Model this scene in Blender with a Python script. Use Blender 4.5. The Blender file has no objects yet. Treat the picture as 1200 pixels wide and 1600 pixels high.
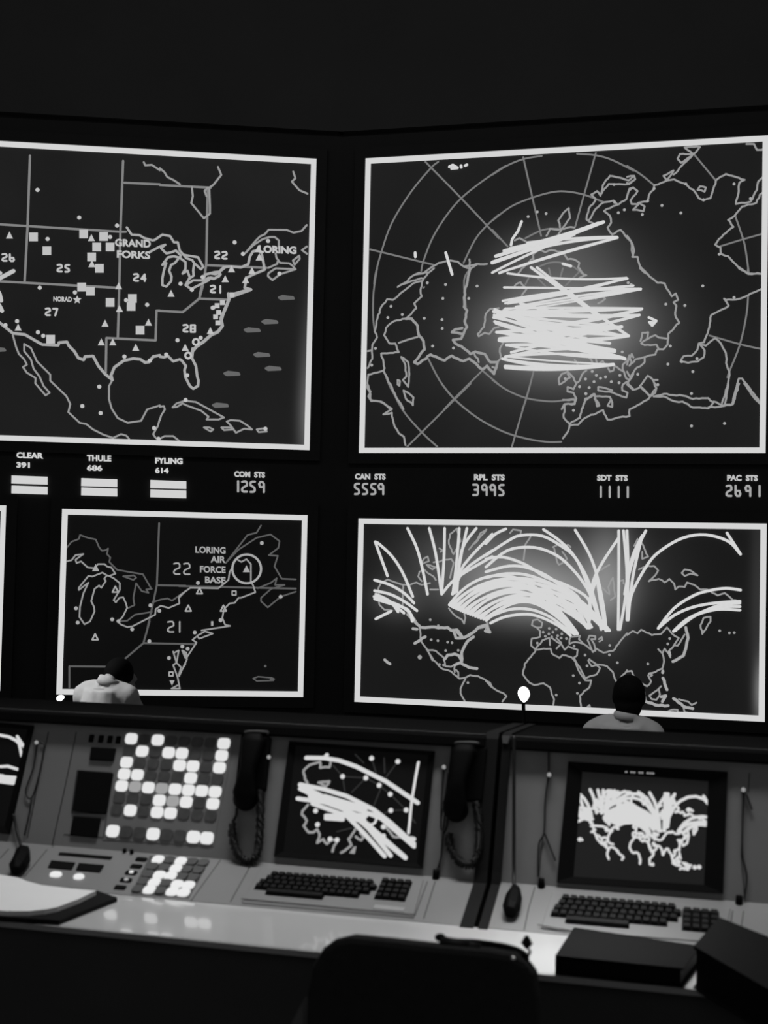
import bpy, bmesh, math, random
from mathutils import Vector, Matrix
random.seed(7)
R = math.radians
S = bpy.context.scene
COL = S.collection
EYE = 1.55                     # camera height above the upper floor

# ------------------------------------------------------------------ camera
FPX, YAW, PITCH, ROLL = 2024.78, 0.24700373, 0.03969568, 0.02170072
cF = Vector((-math.sin(YAW)*math.cos(PITCH), math.cos(YAW)*math.cos(PITCH), math.sin(PITCH)))
cR0 = Vector((math.cos(YAW), math.sin(YAW), 0)); cU0 = cR0.cross(cF)
cR = math.cos(ROLL)*cR0 + math.sin(ROLL)*cU0
cU = -math.sin(ROLL)*cR0 + math.cos(ROLL)*cU0
cam = bpy.data.cameras.new('camera'); camo = bpy.data.objects.new('camera', cam); COL.objects.link(camo)
cam.sensor_fit = 'VERTICAL'; cam.sensor_height = 24.0; cam.lens = FPX/1600*24.0
cam.clip_end = 60
camo.matrix_world = Matrix(((cR.x, cU.x, -cF.x, 0), (cR.y, cU.y, -cF.y, 0), (cR.z, cU.z, -cF.z, EYE), (0, 0, 0, 1)))
cam.dof.use_dof = True; cam.dof.focus_distance = 10.5; cam.dof.aperture_fstop = 3.6
S.camera = camo

# ------------------------------------------------------------------ light
S.view_settings.view_transform = 'Standard'; S.view_settings.look = 'None'
S.view_settings.gamma = 1; S.view_settings.exposure = 0; S.view_settings.use_curve_mapping = False
W = bpy.data.worlds.new('room_fill'); S.world = W; W.use_nodes = True  # even ambient fill added to lift the black surfaces
W.node_tree.nodes['Background'].inputs[0].default_value = (1, 1, 1, 1)
W.node_tree.nodes['Background'].inputs[1].default_value = 0.11

def area(name, loc, target, sx, sy, power, spread=180):
    l = bpy.data.lights.new(name, 'AREA'); l.shape = 'RECTANGLE'; l.size = sx; l.size_y = sy; l.energy = power
    l.spread = R(spread)
    o = bpy.data.objects.new(name, l); COL.objects.link(o); o.location = loc
    o.rotation_euler = (Vector(target)-Vector(loc)).to_track_quat('-Z', 'Y').to_euler()
    return o
area('console_overhead_light', (-0.75, 3.32, 3.7), (-0.72, 2.95, 0.8), 2.6, 0.35, 11.0, 60)
area('console_overhead_light', (-0.05, 3.4, 3.3), (-0.27, 2.68, 0.75), 0.2, 0.2, 0.75, 16)  # added narrow pool from an unseen source, brightens the desk only
area('tier_light', (-6.2, 5.6, 4.2), (-3.4, 7.2, 0.6), 0.6, 0.6, 20, 50)
area('tier_light', (-0.8, 5.2, 4.4), (-0.4, 7.2, 0.6), 0.7, 0.7, 5.0, 50)
area('header_fill', (-2.2, 5.5, 6.9), (-2.2, 12.0, 6.3), 6.0, 0.5, 30, 170)  # added soft fill for the dark upper walls, no such lamp known

# ------------------------------------------------------------------ materials
def mat(name, v, rough=0.6, spec=0.3, noise=0.0, nscale=20.0, coat=0.0, metal=0.0, bump=0.0, bscale=200.0):
    m = bpy.data.materials.new(name); m.use_nodes = True
    nt = m.node_tree; b = nt.nodes['Principled BSDF']
    b.inputs['Roughness'].default_value = rough
    b.inputs['Specular IOR Level'].default_value = spec
    b.inputs['Metallic'].default_value = metal
    if coat: b.inputs['Coat Weight'].default_value = coat; b.inputs['Coat Roughness'].default_value = 0.03
    tc = nt.nodes.new('ShaderNodeTexCoord'); nz = nt.nodes.new('ShaderNodeTexNoise')
    nz.inputs['Scale'].default_value = nscale; nz.inputs['Detail'].default_value = 4
    nt.links.new(tc.outputs['Object'], nz.inputs['Vector'])
    mr = nt.nodes.new('ShaderNodeMapRange'); mr.inputs[3].default_value = v*(1-noise); mr.inputs[4].default_value = v*(1+noise)
    nt.links.new(nz.outputs['Fac'], mr.inputs[0]); nt.links.new(mr.outputs[0], b.inputs['Base Color'])
    if bump:
        n2 = nt.nodes.new('ShaderNodeTexNoise'); n2.inputs['Scale'].default_value = bscale
        nt.links.new(tc.outputs['Object'], n2.inputs['Vector'])
        bp = nt.nodes.new('ShaderNodeBump'); bp.inputs['Strength'].default_value = bump; bp.inputs['Distance'].default_value = 0.002
        nt.links.new(n2.outputs['Fac'], bp.inputs['Height']); nt.links.new(bp.outputs[0], b.inputs['Normal'])
    return m
def emi(name, v, base=0.02):
    m = bpy.data.materials.new(name); m.use_nodes = True
    b = m.node_tree.nodes['Principled BSDF']
    b.inputs['Base Color'].default_value = (base, base, base, 1); b.inputs['Roughness'].default_value = 0.7
    b.inputs['Specular IOR Level'].default_value = 0.1
    b.inputs['Emission Color'].default_value = (1, 1, 1, 1); b.inputs['Emission Strength'].default_value = v
    return m
M = dict(
    wall=mat('black_wall_paint', .035, .9, .05, .15, 1.5), header=mat('header_paint', .055, .8, .2, .15, 1.2),
    floor=mat('dark_carpet', .02, .95, .1, .3, 60, bump=.4), ceil=mat('ceiling_black', .02, .9, .1, .2, 3),
    frame=mat('screen_surround', .03, .7, .1, .1, 8),
    panel=mat('grey_console_enamel', .20, .45, .35, .06, 9, bump=.08, bscale=700),
    keyp=mat('light_grey_panel', .215, .42, .4, .06, 9),
    desk=mat('white_laminate', .58, .12, .5, .06, 5, coat=.6),
    desk_edge=mat('desk_edge_band', .34, .5, .3, .1, 20),
    black=mat('black_enamel', .006, .75, .05, .15, 15), hood=mat('black_hood', .004, .85, .04, .2, 12),
    plastic=mat('black_plastic', .004, .6, .05, .1, 30), cheek=mat('dark_laminate', .011, .7, .08, .2, 12),
    key=mat('black_keycap', .005, .5, .12, .1, 60), unlit=mat('unlit_button', .10, .5, .15, .35, 60), unlit2=mat('unlit_keypad', .085, .5, .2, .25, 60),
    groove=mat('panel_seam', .015, .7, .1, .1, 30), cord=mat('rubber_cord', .012, .5, .3, .1, 50),
    metal=mat('chrome', .85, .25, .5, .02, 30, metal=1.0), vinyl=mat('black_vinyl', .006, .6, .1, .2, 25, bump=.3, bscale=120),
    binder=mat('dark_binder_cloth', .006, .65, .08, .2, 25, bump=.2, bscale=300), paper=mat('white_paper', .78, .7, .2, .03, 14),
    shirt=mat('pale_shirt', .42, .85, .1, .12, 6, bump=.4, bscale=60), shirt2=mat('grey_shirt', .30, .85, .1, .12, 6, bump=.4, bscale=60),
    skin=mat('skin', .30, .55, .3, .05, 12), hair=mat('black_hair', .004, .8, .03, .3, 80, bump=.6, bscale=150),
    trouser=mat('dark_trousers', .03, .9, .1, .1, 20), modesty=mat('console_kickboard', .06, .8, .05, .15, 6), chair=mat('chair_fabric', .025, .95, .03, .2, 60),
    armm=mat('chair_arm_grey', .10, .5, .3, .1, 20),
)
E = dict(border=emi('lit_border', .66), dim=emi('dim_line', .105), grid=emi('grid_line', .22), grid2=emi('polar_line', .19), coast=emi('coast_line', .38),
         coast2=emi('coast_line_soft', .31), mark=emi('map_marker', .52), sub=emi('faint_marker', .13), track=emi('flight_track', .66),
         read=emi('readout_lamp', .52), bar=emi('status_bar_lamp', .64), btn=emi('lit_button', .74, .12), btn2=emi('half_lit_button', .28, .2),
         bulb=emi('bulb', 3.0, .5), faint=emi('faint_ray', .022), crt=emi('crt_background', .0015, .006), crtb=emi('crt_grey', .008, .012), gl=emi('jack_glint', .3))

# ------------------------------------------------------------------ helpers
def tag(o, label=None, cat=None, group=None, kind=None):
    if label: o['label'] = label
    if cat: o['category'] = cat
    if group: o['group'] = group
    if kind: o['kind'] = kind
    return o
def thing(name, loc, label, cat, group=None):
    o = bpy.data.objects.new(name, None); COL.objects.link(o); o.location = loc; o.empty_display_size = .1
    return tag(o, label, cat, group)
def root_of(p):
    v = Vector((0, 0, 0))
    while p is not None: v = v+p.location; p = p.parent
    return v
def obj(name, bm, m, parent=None, smooth=False, bevel=0.0):
    me = bpy.data.meshes.new(name)
    if isinstance(bm, bmesh.types.BMesh):
        bm.to_mesh(me); bm.free()
    else: me = bm
    o = bpy.data.objects.new(name, me); COL.objects.link(o)
    me.materials.clear(); me.materials.append(m)
    if parent is not None:
        me.transform(Matrix.Translation(-root_of(parent))); o.parent = parent
    if smooth:
        for p in me.polygons: p.use_smooth = True
    if bevel:
        b = o.modifiers.new('bevel', 'BEVEL'); b.width = bevel; b.segments = 2; b.limit_method = 'ANGLE'
    return o
def struct(name, bm, m):
    o = obj(name, bm, m); o['kind'] = 'structure'; return o
def hexa(bm, lo, hi):
    """box-like solid from two quads lo, hi (4 points each, same order)"""
    v = [bm.verts.new(p) for p in list(lo)+list(hi)]
    fs = [(0, 3, 2, 1), (4, 5, 6, 7), (0, 1, 5, 4), (1, 2, 6, 5), (2, 3, 7, 6), (3, 0, 4, 7)]
    for f in fs: bm.faces.new([v[i] for i in f])
def box(bm, x0, x1, y0, y1, z0, z1):
    hexa(bm, [(x0, y0, z0), (x1, y0, z0), (x1, y1, z0), (x0, y1, z0)], [(x0, y0, z1), (x1, y0, z1), (x1, y1, z1), (x0, y1, z1)])
def tube(bm, pts, rad, n=10, caps=True):
    pts = [Vector(p) for p in pts]; rr = rad if isinstance(rad, (list, tuple)) else [rad]*len(pts)
    rings = []; up = None
    for i, p in enumerate(pts):
        d = (pts[min(i+1, len(pts)-1)]-pts[max(i-1, 0)]).normalized()
        if up is None: up = d.orthogonal().normalized()
        else:
            up = (up-d*up.dot(d)); up = up.normalized() if up.length > 1e-6 else d.orthogonal().normalized()
        s = d.cross(up)
        rings.append([bm.verts.new(p+(up*math.cos(a)+s*math.sin(a))*rr[i]) for a in [2*math.pi*k/n for k in range(n)]])
    for a, b in zip(rings, rings[1:]):
        for k in range(n): bm.faces.new((a[k], a[(k+1) % n], b[(k+1) % n], b[k]))
    if caps: bm.faces.new(rings[0][::-1]); bm.faces.new(rings[-1])
def smoothpath(pts, n=6):
    pts = [Vector(p) for p in pts]; out = []
    for i in range(len(pts)-1):
        p0 = pts[max(i-1, 0)]; p1 = pts[i]; p2 = pts[i+1]; p3 = pts[min(i+2, len(pts)-1)]
        for k in range(n):
            t = k/n
            out.append(.5*((2*p1)+(p2-p0)*t+(2*p0-5*p1+4*p2-p3)*t*t+(3*p1-p0-3*p2+p3)*t**3))
    out.append(pts[-1]); return out
def ball(bm, c, rx, ry=None, rz=None, seg=16):
    ry = ry or rx; rz = rz or rx
    bmesh.ops.create_uvsphere(bm, u_segments=seg, v_segments=max(6, seg//2), radius=1, matrix=Matrix.Translation(c) @ Matrix.Diagonal((rx, ry, rz, 1)))
def cone(bm, c, r1, r2, h, seg=20, rot=None):
    m = Matrix.Translation(c)
    if rot is not None: m = m @ rot
    bmesh.ops.create_cone(bm, cap_ends=True, segments=seg, radius1=r1, radius2=r2, depth=h, matrix=m)

class Plane:
    """a real plane of the room; pt() gives its point seen at a photo pixel, h above the surface"""
    def __init__(s, P, eu, ev):
        s.P = Vector(P); s.eu = Vector(eu).normalized(); s.ev = Vector(ev).normalized(); s.n = s.eu.cross(s.ev)
        if s.n.dot(Vector((0, 0, EYE))-s.P) < 0: s.n = -s.n
    def pt(s, x, y, h=0.0):
        d = cF + cR*((x-600)/FPX) - cU*((y-800)/FPX); o = Vector((0, 0, EYE)); P = s.P+s.n*h
        return o + d*((P-o).dot(s.n)/d.dot(s.n))
    def uv(s, x, y):
        q = s.pt(x, y)-s.P; return q.dot(s.eu), q.dot(s.ev)
    def at(s, u, v, h=0.0): return s.P+s.eu*u+s.ev*v+s.n*h
    def scale(s, x, y):        # metres per photo pixel near there
        return (s.pt(x, y)-Vector((0, 0, EYE))).dot(cF)/FPX
    def slab(s, bm, q, h0, h1):
        """quad q of (u,v) as a slab from height h0 to h1"""
        hexa(bm, [s.at(u, v, h0) for u, v in q], [s.at(u, v, h1) for u, v in q])
    def slabpx(s, bm, q, h0, h1):
        q = [s.uvh(x, y, h1) for x, y in q]; s.slab(bm, q, h0, h1)
    def uvh(s, x, y, h):
        q = s.pt(x, y, h)-s.P; return q.dot(s.eu), q.dot(s.ev)

class Art:
    """strokes lying on a plane, as thin raised ribbons"""
    def __init__(s, pl, h): s.pl = pl; s.h = h; s.bm = bmesh.new()
    def disk(s, c, r, n=10):
        v = [s.bm.verts.new(s.pl.at(c[0]+r*math.cos(2*math.pi*k/n), c[1]+r*math.sin(2*math.pi*k/n), s.h)) for k in range(n)]
        s.bm.faces.new(v)
    def line(s, px, w, joints=True):
        uv = [Vector(s.pl.uv(x, y)) for x, y in px]; hw = w*s.pl.scale(*px[0])/2
        for a, b in zip(uv, uv[1:]):
            d = b-a
            if d.length < 1e-6: continue
            d.normalize(); p = Vector((-d.y, d.x))*hw
            s.bm.faces.new([s.bm.verts.new(s.pl.at(q.x, q.y, s.h)) for q in (a-p, b-p, b+p, a+p)])
        if joints:
            for a in uv: s.disk(a, hw, 8)
    def poly(s, px):
        s.bm.faces.new([s.bm.verts.new(s.pl.at(*s.pl.uv(x, y), s.h)) for x, y in px])
    def dot(s, x, y, d): s.disk(s.pl.uv(x, y), d*s.pl.scale(x, y)/2, 12)
    def square(s, x, y, d): s.rect(x, y, d, d)
    def rect(s, x, y, w, h):
        s.poly([(x-w/2, y-h/2), (x+w/2, y-h/2), (x+w/2, y+h/2), (x-w/2, y+h/2)])
    def tri(s, x, y, d, inv=1): s.poly([(x-d/2, y+inv*d/2), (x+d/2, y+inv*d/2), (x, y-inv*d/2)])
    def triline(s, x, y, d, w): s.line([(x-d/2, y+d/2), (x+d/2, y+d/2), (x, y-d/2), (x-d/2, y+d/2)], w)
    def ring(s, x, y, r, w, n=28, sx=1.0): s.line([(x+r*sx*math.cos(2*math.pi*k/n), y+r*math.sin(2*math.pi*k/n)) for k in range(n+1)], w)
    def done(s, name, m, parent):
        return obj(name, s.bm, m, parent)
def T(ox, oy, sc, txt):
    """polylines typed in the coordinates of an enlarged crop -> photo pixels"""
    out = []
    for ln in txt.strip().split('/'):
        p = [tuple(float(t) for t in q.split(',')) for q in ln.split()]
        if p: out.append([(ox+x/sc, oy+y/sc) for x, y in p])
    return out
def D(ox, oy, sc, txt): return [(ox+float(q.split(',')[0])/sc, oy+float(q.split(',')[1])/sc) for q in txt.split()]

def text_mesh(s, bold=0.0):
    c = bpy.data.curves.new('t', 'FONT'); c.body = s; c.offset = bold; c.resolution_u = 3
    o = bpy.data.objects.new('t', c); COL.objects.link(o)
    bpy.context.view_layer.update()
    me = bpy.data.meshes.new_from_object(o.evaluated_get(bpy.context.evaluated_depsgraph_get()))
    bpy.data.objects.remove(o); return me
def text_into(bm, s, pl, x0, y0, x1, y1, h, slope=0.0, bold=0.03):
    me = text_mesh(s, bold); xs = [v.co.x for v in me.vertices]; ys = [v.co.y for v in me.vertices]
    a, b, c, d = min(xs), max(xs), min(ys), max(ys)
    vs = []
    for v in me.vertices:
        t = (v.co.x-a)/(b-a); px = x0+(x1-x0)*t; py = y1+(y0-y1)*(v.co.y-c)/(d-c)+slope*(px-x0)
        vs.append(bm.verts.new(pl.at(*pl.uv(px, py), h)))
    for p in me.polygons:
        try: bm.faces.new([vs[i] for i in p.vertices])
        except ValueError: pass
DIG = {'0': [(0, 0, 1, 0, 1, 2, 0, 2, 0, 0)], '1': [(.5, 0, .5, 2)], '2': [(0, .1, .35, 0, .8, 0, 1, .3, 1, .8, .2, 1.2, 0, 1.5, 0, 1.8, .3, 2, 1, 2)],
       '3': [(0, 0, .8, 0, 1, .3, 1, .8, .7, 1, .3, 1), (.7, 1, 1, 1.2, 1, 1.7, .8, 2, 0, 2)], '4': [(.8, 2, .8, 0, 0, 1.3, 1, 1.3)],
       '5': [(1, 0, .4, 0, .1, .2, .1, .7, .9, 1.2, 1, 1.7, .8, 1.95, .5, 2, .1, 2)], '6': [(0, 0, 0, 1.6, .3, 2, .8, 2, 1, 1.6, .8, 1, .3, 1, 0, 1.2)],
       '7': [(0, 0, 1, 0, .5, 2)], '8': [(0, 0, 1, 0, 1, 2, 0, 2, 0, 0), (0, 1, 1, 1)], '9': [(1, 2, 1, .4, .7, 0, .3, 0, 0, .4, .2, 1, .7, 1, 1, .8)]}
def digits(art, s, xs, y0, y1, wd, w, slope=0.0):
    for ch, x in zip(s, xs):
        for st in DIG[ch]:
            art.line([(x+wd*st[i]-wd/2, y0+slope*(x-xs[0])+(y1-y0)*st[i+1]/2) for i in range(0, len(st), 2)], w)

# ------------------------------------------------------------------ planes of the room
AL, XC, YW = 0.35859188, -3.52, 12.0
PR = Plane((0, YW, EYE), (1, 0, 0), (0, 0, 1))
PL = Plane((XC, YW, EYE), (math.cos(AL), math.sin(AL), 0), (0, 0, 1))
SL, SD = 1.17884, 0.325302
PK = Plane((0, 2.87, .75), (1, 0, 0), (0, math.cos(SD), math.sin(SD)))
KT = (0, 3.046, .81)
PS = Plane(KT, (1, 0, 0), (0, math.cos(SL), math.sin(SL)))
PD = Plane((0, 2.59, .75), (1, 0, 0), (0, 1, 0))

# ------------------------------------------------------------------ structure
LF = -0.35                     # lower floor level
def wall_slab(bm, a, b, out, t, z0, z1):
    a = Vector(a); b = Vector(b); o = Vector(out)*t
    hexa(bm, [(a.x, a.y, z0), (b.x, b.y, z0), (b.x+o.x, b.y+o.y, z0), (a.x+o.x, a.y+o.y, z0)],
         [(a.x, a.y, z1), (b.x, b.y, z1), (b.x+o.x, b.y+o.y, z1), (a.x+o.x, a.y+o.y, z1)])
Ld = Vector((-math.cos(AL), -math.sin(AL), 0)); LE = Vector((XC, YW, 0))+Ld*7.2
bm = bmesh.new(); wall_slab(bm, (XC, YW, 0), (4.2, YW, 0), (0, 1, 0), .2, LF, 7.4); struct('wall_right', bm, M['wall'])
bm = bmesh.new(); wall_slab(bm, LE, (XC, YW, 0), (-math.sin(AL), math.cos(AL), 0), .2, LF, 7.4); struct('wall_left', bm, M['wall'])
bm = bmesh.new(); wall_slab(bm, (XC-.02, YW-.10, 0), (4.2, YW-.10, 0), (0, 1, 0), .10, 5.72, 7.4); struct('trim_1', bm, M['header'])
nl = Vector((math.sin(AL), -math.cos(AL), 0))
bm = bmesh.new(); wall_slab(bm, LE+nl*.10, Vector((XC, YW, 0))+nl*.10, -nl, .10, 5.72, 7.4); struct('trim_2', bm, M['header'])
bm = bmesh.new(); box(bm, -11, 4.2, -1.0, 12.2, 7.4, 7.5); struct('ceiling', bm, M['ceil'])
bm = bmesh.new(); box(bm, -11, 4.2, 4.2, 12.2, LF-.1, LF); struct('floor', bm, M['floor'])
bm = bmesh.new(); box(bm, -11, 4.2, -1.0, 4.2, LF-.1, 0); struct('floor_tier', bm, M['floor'])

# ------------------------------------------------------------------ wall screens
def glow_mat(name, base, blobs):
    """screen emission: a base level plus painted soft glow round tracks and edges"""
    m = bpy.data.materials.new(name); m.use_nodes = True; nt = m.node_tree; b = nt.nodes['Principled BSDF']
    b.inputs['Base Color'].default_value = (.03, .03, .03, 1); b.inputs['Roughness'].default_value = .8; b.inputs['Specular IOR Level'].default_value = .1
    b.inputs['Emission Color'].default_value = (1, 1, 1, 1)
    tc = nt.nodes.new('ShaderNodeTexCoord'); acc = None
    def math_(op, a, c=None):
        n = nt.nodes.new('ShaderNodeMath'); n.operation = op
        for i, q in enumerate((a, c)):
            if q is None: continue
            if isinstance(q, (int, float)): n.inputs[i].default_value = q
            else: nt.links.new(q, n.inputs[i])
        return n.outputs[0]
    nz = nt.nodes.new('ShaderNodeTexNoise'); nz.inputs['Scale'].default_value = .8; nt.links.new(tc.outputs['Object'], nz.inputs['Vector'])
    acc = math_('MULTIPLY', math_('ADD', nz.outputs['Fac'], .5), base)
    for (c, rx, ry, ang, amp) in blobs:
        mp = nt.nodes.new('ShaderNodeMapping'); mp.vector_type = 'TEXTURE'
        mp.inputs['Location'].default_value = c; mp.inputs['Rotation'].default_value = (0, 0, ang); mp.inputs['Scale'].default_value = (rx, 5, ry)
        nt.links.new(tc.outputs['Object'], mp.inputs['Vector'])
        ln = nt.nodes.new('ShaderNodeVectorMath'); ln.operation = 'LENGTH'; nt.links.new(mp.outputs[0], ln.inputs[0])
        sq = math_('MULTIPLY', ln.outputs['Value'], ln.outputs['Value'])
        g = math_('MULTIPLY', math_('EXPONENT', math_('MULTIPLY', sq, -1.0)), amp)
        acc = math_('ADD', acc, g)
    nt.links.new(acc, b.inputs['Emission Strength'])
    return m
def screen(name, label, pl, u0, u1, z0, z1, base, blobs=(), bw=0.052):
    """u along wall, z from eye; painted glow blobs given at photo pixels"""
    o = thing(name, pl.at(u0, z0-.06, .0), label, 'screen')
    bm = bmesh.new(); fw = .10
    for q in (((u0-fw, z0-fw), (u1+fw, z0-fw), (u1+fw, z0), (u0-fw, z0)), ((u0-fw, z1), (u1+fw, z1), (u1+fw, z1+fw), (u0-fw, z1+fw)),
              ((u0-fw, z0), (u0, z0), (u0, z1), (u0-fw, z1)), ((u1, z0), (u1+fw, z0), (u1+fw, z1), (u1, z1))):
        pl.slab(bm, q, .002, .055)
    obj('surround', bm, M['frame'], o)
    r = root_of(o); bl = []
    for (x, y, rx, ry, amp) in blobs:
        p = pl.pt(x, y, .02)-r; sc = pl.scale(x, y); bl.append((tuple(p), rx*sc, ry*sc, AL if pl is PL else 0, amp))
    bm = bmesh.new(); pl.slab(bm, ((u0, z0), (u1, z0), (u1, z1), (u0, z1)), .002, .02)
    obj('screen_panel', bm, glow_mat(name+'_picture_glow', base, bl), o)
    bm = bmesh.new()
    for q in (((u0, z0), (u1, z0), (u1, z0+bw), (u0, z0+bw)), ((u0, z1-bw), (u1, z1-bw), (u1, z1), (u0, z1)),
              ((u0, z0+bw), (u0+bw, z0+bw), (u0+bw, z1-bw), (u0, z1-bw)), ((u1-bw, z0+bw), (u1, z0+bw), (u1, z1-bw), (u1-bw, z1-bw))):
        pl.slab(bm, q, .021, .03)
    obj('lit_border', bm, E['border'], o)
    return o
HL, HC, HT = .024, .027, .030
WG = random.Random(11)
def lines(art, polys, w, soft=False, jit=0.0):
    for p in polys:
        if soft and len(p) > 2: p = [(q.x, q.y) for q in smoothpath([(x, y, 0) for x, y in p], 4)]
        if jit:
            out = [p[0]]
            for a, b in zip(p, p[1:]):
                L = math.dist(a, b); k = max(1, int(L/4.5))
                for i in range(1, k+1):
                    t = i/k; e = jit if i < k else 0
                    out.append((a[0]+(b[0]-a[0])*t+WG.uniform(-e, e), a[1]+(b[1]-a[1])*t+WG.uniform(-e, e)))
            p = out
        art.line(p, w)

# ---- upper left screen: North America
sTL = screen('projection_screen', 'large upper left wall screen with a North America map and regions numbered 21 to 28', PL,
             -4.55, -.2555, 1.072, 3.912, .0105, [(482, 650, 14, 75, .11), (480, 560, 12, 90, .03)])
A = (0, 210, 4.8); B = (250, 210, 4.8); C_ = (0, 460, 4.8); D_ = (250, 460, 4.8); E_ = (170, 340, 6.667); G = (320, 360, 7.06); H_ = (0, 420, 7.5); I_ = (260, 440, 8.571)
art = Art(PL, HL)
lines(art, T(*A, '228,165 210,690 188,1105/-60,676 905,735 945,735/925,205 905,730 895,1200/935,368 1200,380/-60,1103 890,1155'), 3.6)
lines(art, T(*B, '0,385 380,405/358,405 348,970 335,1060 300,1200/350,985 800,1005'), 3.6)
lines(art, T(*I_, '490,60 440,235 220,415 -100,397/440,235 815,250'), 3.6)
lines(art, T(*C_, '895,0 885,330/1200,125 1175,125 1168,348 800,330 795,590'), 3.6)
art.done('region_boundaries', E['grid'], sTL)
art = Art(PL, HC)
lines(art, T(*A, '1080,215 1090,238 1140,235 1200,275'), 3)
lines(art, T(*B, '0,260 35,290 55,325 105,350 150,380/240,400 247,470 235,520 330,635 375,600 375,540 370,405/350,470 335,430 358,405/435,250 460,310 400,385 370,405/998,285 1015,335 988,360 1045,425 1105,450/640,895 720,800 750,770 785,755 815,720 950,722 1000,742 1060,730 1100,685/640,895 700,835 770,790 820,775 860,775 890,800 890,860'), 3)
lines(art, T(*G, '780,260 790,310 830,365 930,370 965,395 1000,435/700,420 800,375 800,355/1000,435 880,430 780,425 700,480 695,510 745,555 830,490 1000,435/1040,285 1045,320 990,385 970,340 1040,285/1125,185 1070,225 1125,265'), 3)
lines(art, T(*C_, '845,645 820,690 820,790 840,860 885,930 960,965 1060,950 1105,865 1200,835/1200,935 1185,990 1150,1050 1170,1080 1200,1085/100,310 125,400 145,450 185,490 205,530 175,548 205,590 270,630 268,670 345,760 375,740 330,690 300,620 255,560 235,490 185,430 185,375 235,405 280,505 380,605 380,650 500,765 530,825 515,885 600,965 650,975 700,1015 780,1055 850,1078 910,1050 950,1062 970,1085'), 2.8)
lines(art, T(*D_, '0,845 30,840 38,865 10,910 0,945/0,1085 35,1065 100,1065 150,1105/95,850 125,820 190,800 270,810 480,925 440,940 350,940 365,920 310,875 200,835 170,820 130,845 95,850/330,1000 370,1000 400,1015 380,1030 330,1000/500,955 530,945 600,950 655,985 690,1015 630,1010 570,1040 530,985 500,955/460,1000 530,1000 545,1015 480,1020 460,1000/725,1015 790,1005 800,1030 740,1035 725,1015'), 2.8)
art.done('coastline', E['coast2'], sTL)
art = Art(PL, HC+.001)
lines(art, T(*G, '0,495 60,480 120,490 160,465 230,410 290,405 400,415 480,380 495,300 530,240 570,230 620,240 640,330 660,440 540,490 460,530 440,640 500,655 270,720 270,770 220,870 190,980/0,560 40,530 100,540 160,510 165,470'), 4)
lines(art, T(*E_, '190,110 240,185 320,190 370,220 460,245 480,240 560,185 640,200 680,265 720,265 740,350 780,395 930,420 985,520 960,545 890,480 870,450 810,430 780,395/420,370 530,310 590,290 545,325 600,380 650,370 700,350 750,400 740,425 680,410 620,420 580,470 560,500 600,480 575,560 560,640 560,710 600,725 650,670 655,620 630,560 650,500 690,480 730,430/740,425 800,470 800,540 770,590 820,560 845,630 800,710 860,750 1040,660 1060,630 1100,640 1165,600 1155,570/890,480 880,560 885,610 845,640/800,710 880,660 980,660 1010,600 1100,575 1150,570 1200,520'), 3.6)
lines(art, T(*I_, '1130,115 1000,160 870,210 830,170 840,240 790,370 730,500 750,600 690,680 600,720 500,810 400,880 350,940 340,1029'), 5)
lines(art, T(*D_, '245,410 240,480 270,540 280,620 290,650 285,690 250,710 225,690 190,620 185,570 195,540 165,500 150,490 100,505 60,465 30,475 0,470'), 4)
lines(art, T(*C_, '1200,460 1150,470 1120,510 1090,515 1055,490 1000,485 930,500 860,550 835,610 845,645/-40,195 0,215 100,295 190,305 320,380 440,385 445,365 505,360 520,390 560,430 590,480 630,495 640,470 700,465 740,540 790,600 845,645'), 4.4)
art.done('national_border', E['coast'], sTL)
art = Art(PL, HT)
for x, y in D(*A, '255,775 355,878 630,752 780,772 728,850 828,850 690,925 748,1010 615,1150 680,1180')+D(*C_, '828,65 995,35 985,95 1052,272 383,340'): art.square(x, y, 13.5)
for x, y in D(*I_, '680,330 660,480 690,560 750,290 700,420 880,185'): art.square(x, y, 7.5)
for x, y in (D(*A, '285,423 597,630 880,690 360,790 828,775 302,1155 565,1190 5,1045')+D(*C_, '747,695 620,840 757,893 1105,82 948,48 288,288 328,315 132,205 45,235 1157,1005 1190,1085 935,470 1125,500')
             + D(*D_, '132,347 193,795 205,610 48,455 395,105 790,1010')+D(*B, '560,815 622,902 810,805 895,1050 320,1075 155,1125 240,1170')+D(*I_, '630,355 460,760')): art.dot(x, y, 6.5)
for x, y in (D(*A, '75,760 688,780 692,975 892,1140')+D(*C_, '790,220 898,110 762,360 848,360 1020,400 1115,212 140,250')+D(*D_, '190,400 378,275')
             + D(*E_, '650,795')+D(*G, '225,540 295,430 600,300 590,210 450,550 520,450')): art.tri(x, y, 11)
for x, y in D(*D_, '270,360 212,462'): art.ring(x, y, 4.6, 3.2, 14)
for x, y in D(*B, '980,870'): pass
art.line(T(*A, '-60,1130 0,1085 105,1030')[0], 6.5)
lines(art, T(*H_, '-30,250 0,300 20,380/-30,400 0,440 30,500'), 6.5)
sx, sy = C_[0]+582/4.8, C_[1]+45/4.8
art.poly([(sx+(7 if k % 2 == 0 else 3.2)*math.sin(k*math.pi/5), sy-(7 if k % 2 == 0 else 3.2)*math.cos(k*math.pi/5)) for k in range(10)])
art.done('site_marks', E['mark'], sTL)
art = Art(PL, HT)
def numtext(art, s, cx, cy, h=12.5, w=3.0, gap=11.5, wd=6.5):
    digits(art, s, [cx-gap/2, cx+gap/2], cy-h/2+1, cy+h/2-1, wd, w, .04)
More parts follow.
